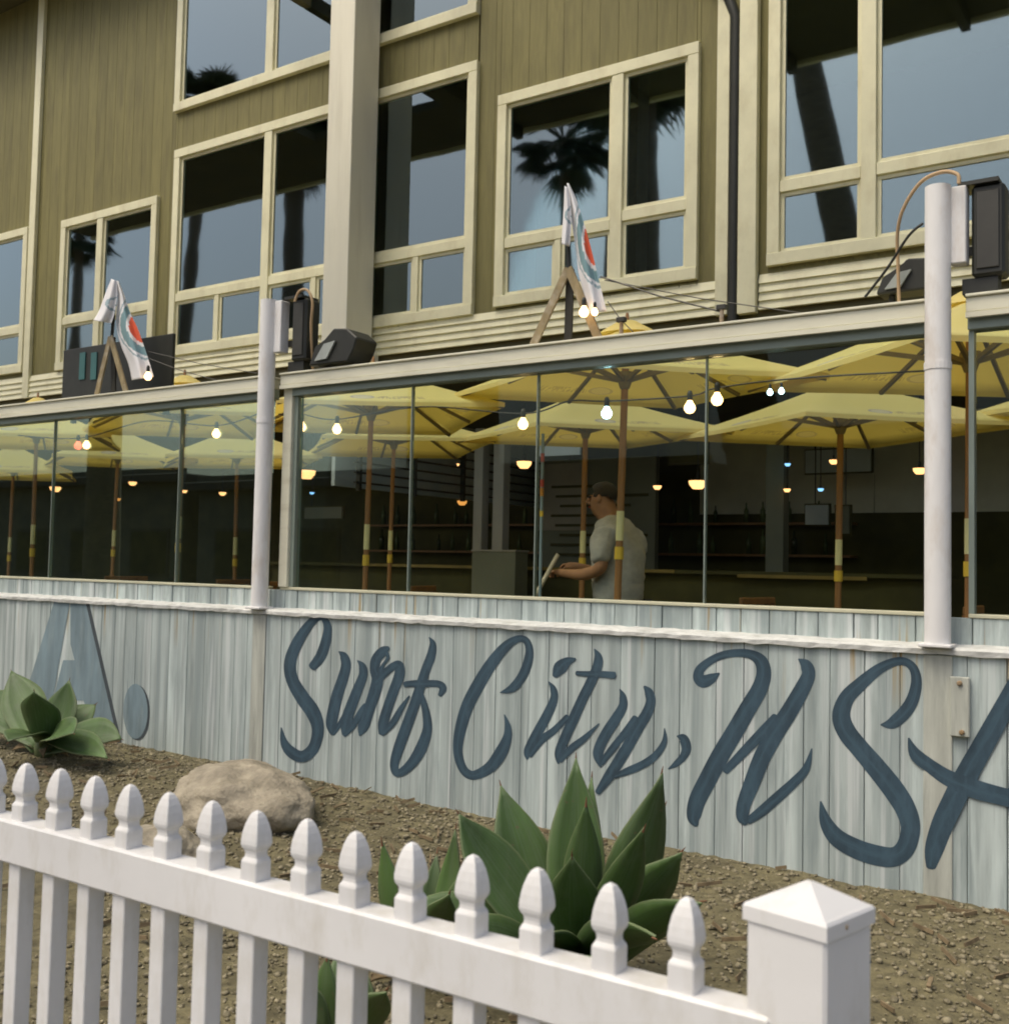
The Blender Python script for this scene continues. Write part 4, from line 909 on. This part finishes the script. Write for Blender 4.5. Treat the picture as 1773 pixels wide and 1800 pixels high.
# slim banded pole by the pane joint
p = at(950, 985, 6.3)
e = empty('banded_pole', (p.x, 6.3, FZ), 'slim blue grey pole with red and orange bands right of middle pane joint', 'pole')
g = BM(); tube(g, [(p.x, 6.3, FZ), (p.x, 6.3, 2.32)], .011, 8); obj('shaft', g, M['bluepole'], e)
for py0, py1, m in ((843, 856, 'redband'), (858, 872, 'orangeband'), (797, 812, 'redband'), (898, 908, 'ybright')):
    g = BM(); tube(g, [(p.x, 6.3, at(950, py1, 6.3).z), (p.x, 6.3, at(950, py0, 6.3).z)], .0135, 8); obj('band', g, M[m], e)
g = BM(); lathe(g, [(0, 0), (.15, 0), (.15, .03), (0, .03)], 14, (p.x, 6.3, FZ)); obj('foot', g, M['black'], e)

# ================================================================== flags on A-frames
def flag_stand(foot, apex, top, lobes, label, flabel, Y=4.90):
    ax = at(*apex, Y); e = empty('flag_stand', (ax.x, Y, 2.593), label, 'flag stand', 'A-frame flag stands on the rail')
    for (fx, m, dy) in foot:
        p = at(fx[0], fx[1], Y); p.z = 2.594; p.y = Y+dy
        g = BM(); bar(g, p, ax+Vector((0, dy*.25, 0)), .046, .012); obj('leg', g, M[m], e)
    t = at(*top, Y-.02); g = BM(); tube(g, [tuple(ax-Vector((0, 0, .06))), tuple((ax+t)/2), tuple(t)], .012, 8); obj('pole', g, M['black'], e)
    f = empty('flag', (t.x, Y, ax.z), flabel, 'flag', 'white printed flags')
    for li, (left, right, depth) in enumerate(lobes):
        Lc, Rc = catmull(left, 6), catmull(right, 6); n_ = min(len(Lc), len(Rc)); nu = 12
        g = BM(); uvl = g.loops.layers.uv.new('UVMap'); rows_ = []
        for i in range(n_):
            row = []
            for k in range(nu+1):
                s_ = k/nu; px = Lc[i][0]*(1-s_)+Rc[i][0]*s_; py = Lc[i][1]*(1-s_)+Rc[i][1]*s_
                dd = depth*math.sin(s_*math.pi*2.4+li+i*.05)*(.25+.75*i/n_)
                p = at(px, py, Y-.045-.02*li+dd)
                row.append((g.verts.new(p), (s_ if li == 0 else s_*.2, 1-i/(n_-1))))
            rows_.append(row)
        for i in range(n_-1):
            for k in range(nu):
                q = [rows_[i][k], rows_[i][k+1], rows_[i+1][k+1], rows_[i+1][k]]; fc = g.faces.new([a[0] for a in q])
                for lp, a in zip(fc.loops, q): lp[uvl].uv = a[1]
        o = obj('cloth', g, M['flag'], f, True)
        sm = o.modifiers.new('thickness', 'SOLIDIFY'); sm.thickness = .002
flag_stand([((942, 606), 'bracket', -.03), ((990, 600), 'darkmetal', .05), ((1056, 596), 'bracket', -.03)], (1000, 472), (997, 330),
    [([(996, 322), (1000, 360), (1006, 400), (1012, 440), (1017, 480), (1026, 515), (1034, 550)], [(999, 322), (1013, 352), (1027, 394), (1037, 430), (1047, 470), (1057, 510), (1066, 547)], .035),
     ([(992, 326), (991, 360), (989, 395), (987, 429)], [(998, 330), (1003, 360), (1004, 395), (1001, 433)], .02)],
    'A-frame bracket holding the centre flag on the rail', 'white flag with red disc and teal ring hanging at the centre')
flag_stand([((176, 690), 'bracket', -.03), ((190, 688), 'darkmetal', .05), ((228, 684), 'bracket', -.03)], (196, 592), (205, 494),
    [([(204, 494), (207, 520), (204, 550), (206, 580), (214, 610), (226, 640), (232, 668)], [(208, 494), (219, 520), (230, 552), (241, 575), (252, 605), (262, 635), (270, 662)], .05),
     ([(196, 490), (186, 515), (175, 545), (165, 563)], [(206, 494), (206, 520), (202, 548), (196, 568)], .03)],
    'A-frame bracket holding the left flag on the rail', 'white flag with red disc hanging above the left screen')
# guy wires and little posts on the rail
for i, (a, b, lab) in enumerate((((1055, 486), (1268, 548), 'guy wire from the centre flag to the rail post'), ((1062, 492), (1420, 552), 'long thin wire from the centre flag toward the right post'), ((1068, 530), (1112, 583), 'short guy wire right of the centre flag'), ((262, 618), (452, 656), 'guy wire from the left flag toward the left post'), ((262, 630), (380, 668), 'lower guy wire from the left flag'))):
    p, q = at(*a, 4.88), at(*b, 4.86)
    g = BM(); tube(g, [tuple(p), tuple((p+q)/2-Vector((0, 0, .012))), tuple(q)], .0028 if i else .0045, 5); tag(obj('guy_wire', g, M['darkmetal']), lab, 'wire', 'guy wires on the rail')
for (px, lab) in ((1268, 'stubby rusty anchor post on the rail left of the downspout'), (1092, 'stubby dark anchor post on the rail right of the centre flag')):
    p = at(px, 560, 4.86); e = empty('anchor_post', (p.x, 4.86, 2.593), lab, 'anchor', 'wire anchors on the rail')
    g = BM(); tube(g, [(p.x, 4.86, 2.593), (p.x, 4.86, 2.66)], .011, 8); obj('stub', g, M['rust'], e)
    obj('head', bx(p.x-.025, p.x+.025, 4.845, 4.875, 2.6605, 2.685, bev=.003), M['darkmetal'], e)
# dark sign board above the left rail
a, b = at(112, 606, 5.05), at(300, 690, 5.05)
e = empty('sign_board', ((a.x+b.x)/2, 5.05, 2.59), 'dark sign board with teal strokes above the left rail', 'sign')
obj('panel', bx(a.x, b.x, 5.05, 5.08, 2.53, 3.03, bev=.004), M['black'], e)
for px in (146, 166):
    p = at(px, 640, 5.05); obj('teal_stroke', bx(p.x-.035, p.x+.035, 5.041, 5.0495, p.z-.12, p.z+.09), M['teal'], e)
p = at(202, 640, 5.05); obj('red_stroke', bx(p.x-.018, p.x+.018, 5.041, 5.0495, p.z-.10, p.z+.10), M['redband'], e)
for xx in (a.x+.1, b.x-.1): obj('foot', bx(xx-.02, xx+.02, 5.081, 5.11, 2.45, 2.9), M['darkmetal'], e)

# ================================================================== boulders and plants
def boulder(c, s, seed, lab):
    g = BM(); bmesh.ops.create_icosphere(g, subdivisions=5, radius=1)
    for v in g.verts:
        n_ = mn.noise(v.co*1.1+Vector((seed, 0, 0)))*.22+mn.noise(v.co*2.7+Vector((0, seed, 0)))*.10+mn.noise(v.co*7+Vector((0, 0, seed)))*.04+mn.noise(v.co*16)*.018
        q = v.co*(1+n_); q.z = max(q.z, -.45)
        v.co = Vector((c[0]+q.x*s[0], c[1]+q.y*s[1], c[2]+q.z*s[2]))
    tag(obj('boulder', g, M['rock'], None, True), lab, 'boulder', 'boulders in the planting bed')
p = at(420, 1395, 3.9); boulder((p.x, 3.9, .16), (.44, .33, .21), 2.3, 'large sandy boulder against the wall beside the left post')
p = at(255, 1440, 3.0); boulder((p.x, 3.05, .10), (.27, .22, .16), 5.1, 'smaller sandy boulder behind the pickets at the left')
def leaf(e, base, tip, width, bulge, up, seed, tipm=True, dry=False):
    base, tip = Vector(base), Vector(tip)
    hv = Vector((tip.x-base.x, tip.y-base.y, 0)); hl = hv.length or 1e-3; hd = hv/hl
    ctrl = base.lerp(tip, .5)+hd*bulge+Vector((0, 0, up))
    g = BM(); n_ = 14; rows_ = []
    dm = (tip-base).normalized(); sgn = 1 if hd.cross(Vector((0, 0, 1))).dot(dm.cross(Vector((.42, -.80, .35)))) > 0 else -1
    for i in range(n_+1):
        t = i/n_; p = base*(1-t)**2+ctrl*2*t*(1-t)+tip*t*t
        d = ((ctrl-base)*(1-t)+(tip-ctrl)*t).normalized()
        side = hd.cross(Vector((0, 0, 1)))*.45 + d.cross(Vector((.42, -.80, .35)))*.9*sgn
        side = (side-d*side.dot(d)).normalized(); nm_ = side.cross(d).normalized()
        prof_ = (.46+.54*math.sin(min(1, t/.55)*math.pi/2)) if t < .55 else math.cos((t-.55)/.45*math.pi/2)**1.15
        wv = width*.5*max(prof_, .012)
        gut = wv*.42*(1-t*.6)
        wob = .006*math.sin(t*7+seed)
        row = []
        for s_, hgt in ((-1, gut), (-.55, gut*.32), (0, 0), (.55, gut*.32), (1, gut)):
            row.append(g.verts.new(p+side*wv*s_+nm_*(hgt+wob)))
        rows_.append(row)
    uvl = g.loops.layers.uv.new('UVMap'); us = (0, .22, .5, .78, 1)
    for i, (a, b) in enumerate(zip(rows_, rows_[1:])):
        for k in range(4):
            fc = g.faces.new((a[k], a[k+1], b[k+1], b[k]))
            for lp, uv_ in zip(fc.loops, ((us[k], i/n_), (us[k+1], i/n_), (us[k+1], (i+1)/n_), (us[k], (i+1)/n_))): lp[uvl].uv = uv_
    o = obj('leaf', g, M['dryleaf'] if dry else M['agave'], e, True)
    sm = o.modifiers.new('thickness', 'SOLIDIFY'); sm.thickness = .007; sm.offset = 0
    if tipm:
        g = BM(); d = (tip-ctrl).normalized(); tube(g, [tuple(tip-d*.012), tuple(tip+d*.02)], [.0042, .0008], 6); obj('spine', g, M['agavetip'], o)
    return o
def plant(name, basepx, Yb, leaves, label, cat='agave', tipm=True):
    b = at(basepx[0], basepx[1], Yb); b.z = soil_z(b.x, Yb)-.02
    e = empty(name, b, label, cat, 'agave plants in the bed')
    for i, (tx, ty, tY, w_, bu, u) in enumerate(leaves):
        t = at(tx, ty, tY); d = Vector((t.x-b.x, t.y-b.y, 0)); d = d/(d.length or 1)
        leaf(e, (b.x+d.x*.035, b.y+d.y*.035, b.z+.03+.012*i % .1), t, w_, bu, u, i, tipm)
    pr = random.Random(len(leaves))
    for k in range(5):                              # withered lower leaves lying on the gravel
        a_ = pr.uniform(0, 6.28); L_ = pr.uniform(.16, .30)
        leaf(e, (b.x, b.y, b.z+.05), (b.x+L_*math.cos(a_), b.y+L_*math.sin(a_), b.z+.035), .05, .02, .06, k, False, True)
    g = BM(); lathe(g, [(0, 0), (.06, 0), (.07, .08), (.04, .16), (0, .2)], 10, tuple(b)); obj('heart', g, M['agave'], e, True)
    return e
plant('agave', (1012, 1690), 3.0, [
    (1012, 1333, 3.10, .185, -.02, .0), (1040, 1366, 3.22, .11, .0, .0), (880, 1381, 3.05, .195, .04, .02), (1163, 1358, 3.05, .18, .05, -.02), (1168, 1418, 3.30, .13, .03, .0),
    (1198, 1497, 2.95, .16, .03, .06), (806, 1431, 2.80, .185, .06, .06), (1132, 1457, 2.72, .12, .05, .02), (1030, 1412, 2.88, .12, .01, .0), (715, 1592, 2.70, .15, .03, .14), (770, 1655, 2.55, .16, .0, .12),
    (1235, 1585, 2.75, .14, .03, .10), (1005, 1505, 2.68, .17, .04, .04), (1150, 1650, 2.45, .16, .0, .12), (900, 1690, 2.35, .17, .0, .12), (1060, 1720, 2.30, .16, .0, .10), (940, 1460, 3.2, .15, .02, .0)],
    'big green agave with broad pointed leaves under the word City')
plant('agave', (742, 1655), 2.85, [(801, 1457, 2.95, .085, .02, .0), (671, 1481, 2.75, .10, .02, .0), (768, 1500, 3.0, .08, .0, .0), (836, 1512, 2.9, .10, .02, .02), (700, 1560, 2.6, .10, .03, .02), (790, 1570, 2.6, .11, .03, .03), (640, 1600, 2.65, .09, .03, .06)],
    'small agave with narrow upright leaves left of the big agave')
plant('agave', (75, 1420), 4.05, [(122, 1196, 4.2, .25, .02, .0), (20, 1180, 4.15, .27, .0, .0), (214, 1300, 4.15, .24, .06, .10), (168, 1238, 4.35, .22, .04, .04), (60, 1215, 3.85, .25, .03, .02), (-50, 1220, 4.05, .27, .04, .05), (130, 1290, 3.8, .20, .05, .08), (15, 1305, 3.7, .22, .05, .08), (190, 1335, 3.95, .17, .05, .07)],
    'dark agave clump covering the foot of the faded letter at the left')
plant('agave', (600, 1760), 2.2, [(575, 1682, 2.15, .09, .02, .03), (640, 1700, 2.3, .09, .02, .03), (600, 1660, 2.35, .08, .0, .02), (530, 1720, 2.1, .09, .02, .04), (680, 1740, 2.1, .09, .02, .04)],
    'low agave offset seen under the top rail of the fence')

# ================================================================== the man behind the glass
def skin_obj(name, verts, edges, radii, m, parent, root=0, sub=2):
    me = bpy.data.meshes.new(name); me.from_pydata(verts, edges, []); me.materials.append(m)
    o = bpy.data.objects.new(name, me); C.objects.link(o); o.parent = parent
    md = o.modifiers.new('skin', 'SKIN'); md.use_smooth_shade = True
    sv = me.skin_vertices[0].data
    for i, r_ in enumerate(radii):
        sv[i].radius = r_ if isinstance(r_, tuple) else (r_, r_); sv[i].use_root = (i == root)
    s2 = o.modifiers.new('sub', 'SUBSURF'); s2.levels = sub; s2.render_levels = sub
    return o
man = empty('person', (-3.60, 6.72, FZ), 'man in a short-sleeved grey shirt bending over work behind the glass', 'person')
# local frame: faces -X, camera side is -Y
V, E_, Rr = [], [], []
def vtx(p, r, link=None):
    V.append(p); Rr.append(r)
    if link is not None: E_.append((link, len(V)-1))
    return len(V)-1
pel = vtx((.03, 0, .96), (.12, .13)); w1 = vtx((.04, 0, 1.12), (.12, .14), pel); ch = vtx((.04, 0, 1.30), (.13, .14), w1); up_ = vtx((.01, 0, 1.40), (.09, .12), ch)
nk = vtx((-.045, 0, 1.50), .062, up_); jaw = vtx((-.085, 0, 1.565), (.075, .07), nk); hd_ = vtx((-.105, 0, 1.64), (.098, .080), jaw); tp = vtx((-.10, 0, 1.71), (.07, .06), hd_)
chin = vtx((-.165, 0, 1.555), (.032, .035), jaw)
for s in (-1, 1):
    sh = vtx((.005, s*.18, 1.385), .052, up_); el_ = vtx((.0+(.03 if s < 0 else -.05), s*.24, 1.14), .050, sh); fa = vtx((-.14, s*.20, 1.10), .045, el_); wr_ = vtx((-.33, s*(.13 if s < 0 else .06), 1.11+(.05 if s > 0 else 0)), .030, fa)
    pm_ = vtx((-.39, s*(.11 if s < 0 else .04), 1.115+(.05 if s > 0 else 0)), (.030, .022), wr_)
    bx_, by_, bz_ = V[pm_]
    for k, (dy_, L_) in enumerate(((-.024, .040), (-.008, .046), (.008, .044), (.022, .036))):
        f1 = vtx((bx_-.035, by_+dy_, bz_+.006), .0085, pm_); f2 = vtx((bx_-.035-L_*.6, by_+dy_, bz_-.016), .0080, f1); vtx((bx_-.035-L_*.35, by_+dy_*.9, bz_-.042), .0070, f2)
    t1 = vtx((bx_+.0, by_-s*.034, bz_-.012), .0105, pm_); vtx((bx_-.035, by_-s*.036, bz_-.032), .0085, t1)
    hp_ = vtx((.03, s*.08, .88), .075, pel); kn = vtx((-.02, s*.11, .50), .062, hp_); an = vtx((.03, s*.11, .09), .042, kn); vtx((-.14, s*.12, .04), .035, an)
skin_obj('body', V, E_, Rr, M['skin'], man)
V, E_, Rr = [], [], []
a = vtx((.02, 0, .80), (.185, .19)); b = vtx((.035, 0, 1.05), (.180, .195), a); c = vtx((.04, 0, 1.25), (.182, .205), b); d = vtx((.02, 0, 1.40), (.135, .175), c); nkk = vtx((-.03, 0, 1.49), (.085, .088), d)
for s in (-1, 1):
    q = vtx((.005, s*.185, 1.405), .100, d); vtx((.015 if s < 0 else -.02, s*.225, 1.25), .078, q); vtx((.022 if s < 0 else -.035, s*.236, 1.175), .080, len(V)-1)
skin_obj('shirt', V, E_, Rr, M['shirt'], man, sub=3)
so_ = man.children[-1]
tx_ = bpy.data.textures.new('cloth_folds', 'CLOUDS'); tx_.noise_scale = .11; tx_.noise_depth = 3
dm_ = so_.modifiers.new('folds', 'DISPLACE'); dm_.texture = tx_; dm_.strength = .045; dm_.mid_level = .5; dm_.texture_coords = 'LOCAL'
g = BM()                                           # turned-down collar
for s_ in range(15):
    pass
ring0, ring1 = [], []
for k in range(16):
    t = 2*math.pi*k/16
    ring0.append(g.verts.new((-.040+.070*math.cos(t), .072*math.sin(t), 1.505-.012*math.cos(t)*-1))); ring1.append(g.verts.new((-.052+.100*math.cos(t), .100*math.sin(t), 1.468+.016*math.cos(t))))
for k in range(16): g.faces.new((ring0[k], ring0[(k+1) % 16], ring1[(k+1) % 16], ring1[k]))
co = obj('collar', g, M['shirt'], man, True, local=True); co.modifiers.new('t', 'SOLIDIFY').thickness = .006
V, E_, Rr = [], [], []
a = vtx((.02, 0, .94), (.160, .175))
for s in (-1, 1):
    q = vtx((.02, s*.095, .84), .118, a); k_ = vtx((-.015, s*.11, .50), .088, q); vtx((.03, s*.112, .10), .075, k_)
skin_obj('trousers', V, E_, Rr, M['trouser'], man)
# head details: hair, ear, nose, brow
g = BM(); bmesh.ops.create_icosphere(g, subdivisions=3, radius=1)
for v in g.verts:
    q = v.co.copy(); k = 1+.05*mn.noise(q*3)
    v.co = Vector((-.092+q.x*.102*k, q.y*.086*k, 1.678+q.z*.086*k))
bmesh.ops.delete(g, geom=[v for v in g.verts if (v.co.x < -.150 and v.co.z < 1.715) or (v.co.z < 1.635 and v.co.x < -.02) or v.co.z < 1.605], context='VERTS')
obj('hair', g, M['hair'], man, True, local=True)
g = BM(); bmesh.ops.create_icosphere(g, subdivisions=2, radius=1)
for v in g.verts: v.co = Vector((-.083+v.co.x*.018, -.084+v.co.y*.012, 1.635+v.co.z*.032))
obj('ear', g, M['skin'], man, True, local=True)
g = BM(); tube(g, [(-.190, 0, 1.668), (-.205, 0, 1.645), (-.222, 0, 1.622), (-.205, 0, 1.612), (-.185, 0, 1.612)], [.010, .013, .017, .015, .010], 8); obj('nose', g, M['skin'], man, True, local=True)
for s in (-1, 1):
    g = BM(); bmesh.ops.create_icosphere(g, subdivisions=2, radius=.012, matrix=Matrix.Translation((-.188, s*.032, 1.655))); obj('eye', g, M['hair'], man, True, local=True)
g = BM(); tube(g, [(-.193, -.024, 1.583), (-.203, 0, 1.584), (-.193, .024, 1.583)], .006, 6); obj('mouth', g, M['redband'], man, True, local=True)
for s in (-1, 1):
    g = BM(); box(g, -.17, .10, s*.115-.048, s*.115+.048, 0, .085, bev=.03); obj('shoe', g, M['black'], man, True, local=True)
# broom handle he works with
p, q = at(972, 990, 6.55), at(938, 1052, 6.45); d = (q-p)
e = empty('broom', tuple(p+d*(1.4/d.length)), 'pale broom handle slanting below the man\'s hand', 'broom')
g = BM(); tube(g, [tuple(p-d*.25), tuple(p+d*(1.25/d.length))], .016, 8); obj('handle', g, M['stick'], e)
hb = p+d*(1.25/d.length)
obj('brush_head', bx(hb.x-.16, hb.x+.16, hb.y-.03, hb.y+.03, hb.z-.10, hb.z+.02), M['bracket'], e)

# ================================================================== across the street (seen in the reflections)
def palm(base, top, rad, lean, label, trunk_r=.24, seed=1, nf=46):
    e = empty('palm_tree', base, label, 'palm tree', 'palm trees across the pavement')
    rr = random.Random(seed); b, t = Vector(base), Vector(top); g = BM()
    pts = [b.lerp(t, k/10)+Vector((lean*math.sin(math.pi*k/10), 0, 0)) for k in range(11)]
    tube(g, [tuple(x_) for x_ in pts], [trunk_r*(1.25-.45*k/10) for k in range(11)], 12); obj('trunk', g, M['palmtrunk'], e, True)
    g = BM()
    for k in range(nf):
        az = rr.uniform(0, 6.283); elv = rr.uniform(-1.0, 1.15)
        d = Vector((math.cos(az)*math.cos(elv), math.sin(az)*math.cos(elv), math.sin(elv)))
        L = rad*rr.uniform(.75, 1.05); tipb = t+d*L*.55+Vector((0, 0, -.05*L)); side = d.cross(Vector((0, 0, 1))).normalized(); nrm = side.cross(d)
        bar(g, t, tipb, .05, .03)
        for j in range(15):
            a = (j-7)/7*1.25; bl = L*.62*rr.uniform(.8, 1.05)
            dr = (d*math.cos(a)+side*math.sin(a)).normalized(); tip = tipb+dr*bl+Vector((0, 0, -.22*bl*abs(math.sin(a))-.12*bl))
            wv = (nrm*.3+side*math.cos(a)-d*math.sin(a)).normalized()*.035*rad
            v = [g.verts.new(tipb+dr*.02-wv*.4), g.verts.new(tipb+dr*.02+wv*.4), g.verts.new(tipb+dr*bl*.5+wv), g.verts.new(tip), g.verts.new(tipb+dr*bl*.5-wv)]
            g.faces.new(v)
    obj('crown', g, M['palmleaf'], e)
    return e
def mirr(px, py, Y):                                # place a thing so that it shows at (px, py) in the upstairs panes
    p = at(px, py, 2*BY-Y); p.y = Y; return p
t = mirr(990, 248, -11); palm((t.x+.4, -11, -.15), tuple(t), 1.75, .1, 'tall fan palm reflected in the window right of the pillar', .20, 2)
t = mirr(1405, 60, -4.2); b = mirr(1482, 425, -4.2); dd = (t-b)/(t.z-b.z); palm(tuple(b-dd*(b.z+.16)), tuple(b+dd*6.2), 1.6, 0, 'leaning palm reflected in the right-hand bay window', .36, 3)
t = mirr(350, 330, -9); b = mirr(330, 520, -9); dd = (t-b)/(t.z-b.z); palm(tuple(b-dd*(b.z+.15)), tuple(b+dd*6.8), 2.0, .0, 'palm reflected in the left pane of the wide window', .26, 4)
t = mirr(520, 255, -9.5); b = mirr(520, 500, -9.5); palm((b.x, -9.5, -.15), tuple(t), 2.0, .0, 'shaggy palm reflected just left of the pillar', .42, 5)
t = mirr(1112, 95, -7); b = mirr(1118, 500, -7); palm((b.x, -7, -.15), tuple(t), 2.1, .0, 'broad shaggy palm reflected beside the flag window', .72, 8, 60)
t = mirr(140, 400, -10); palm((t.x, -10, -.15), tuple(t), 1.7, .0, 'palm reflected in the far left window', .24, 6)
for i, (xa, xb, h, lab) in enumerate(((-62, -34, 4.4, 'long low dark shop across the street, farthest left'), (-33, -12, 4.0, 'low dark shop across the street, second from left'), (-11, 8, 4.6, 'low dark shop across the street facing the patio'), (9, 30, 4.1, 'low dark shop across the street at the right'))):
    e = empty('street_shop', ((xa+xb)/2, -21, -.15), lab, 'building', 'low shops across the street')
    obj('wall', bx(xa, xb, -26, -18, -.16, h), M['street'], e)
    rf = obj('roof', bx(xa-.4, xb+.4, -26.4, -17.4, h+.001, h+.35, bev=.05), M['streetroof'], e)
    obj('parapet', bx(xa, xb, -18.2, -17.9, h+.351, h+.6), M['street'], rf)
    for k in range(int((xb-xa)/4)):
        wn = obj('window', bx(xa+1+4*k, xa+3.4+4*k, -17.999, -17.94, .7, 2.6), M['streetroof'], e)
        obj('pane', bx(xa+1.12+4*k, xa+3.28+4*k, -17.939, -17.93, .82, 2.48), M['interior'], wn)
    obj('door', bx(xa+3.5, xa+4.4, -17.999, -17.95, -.15, 2.1), M['interior'], e)
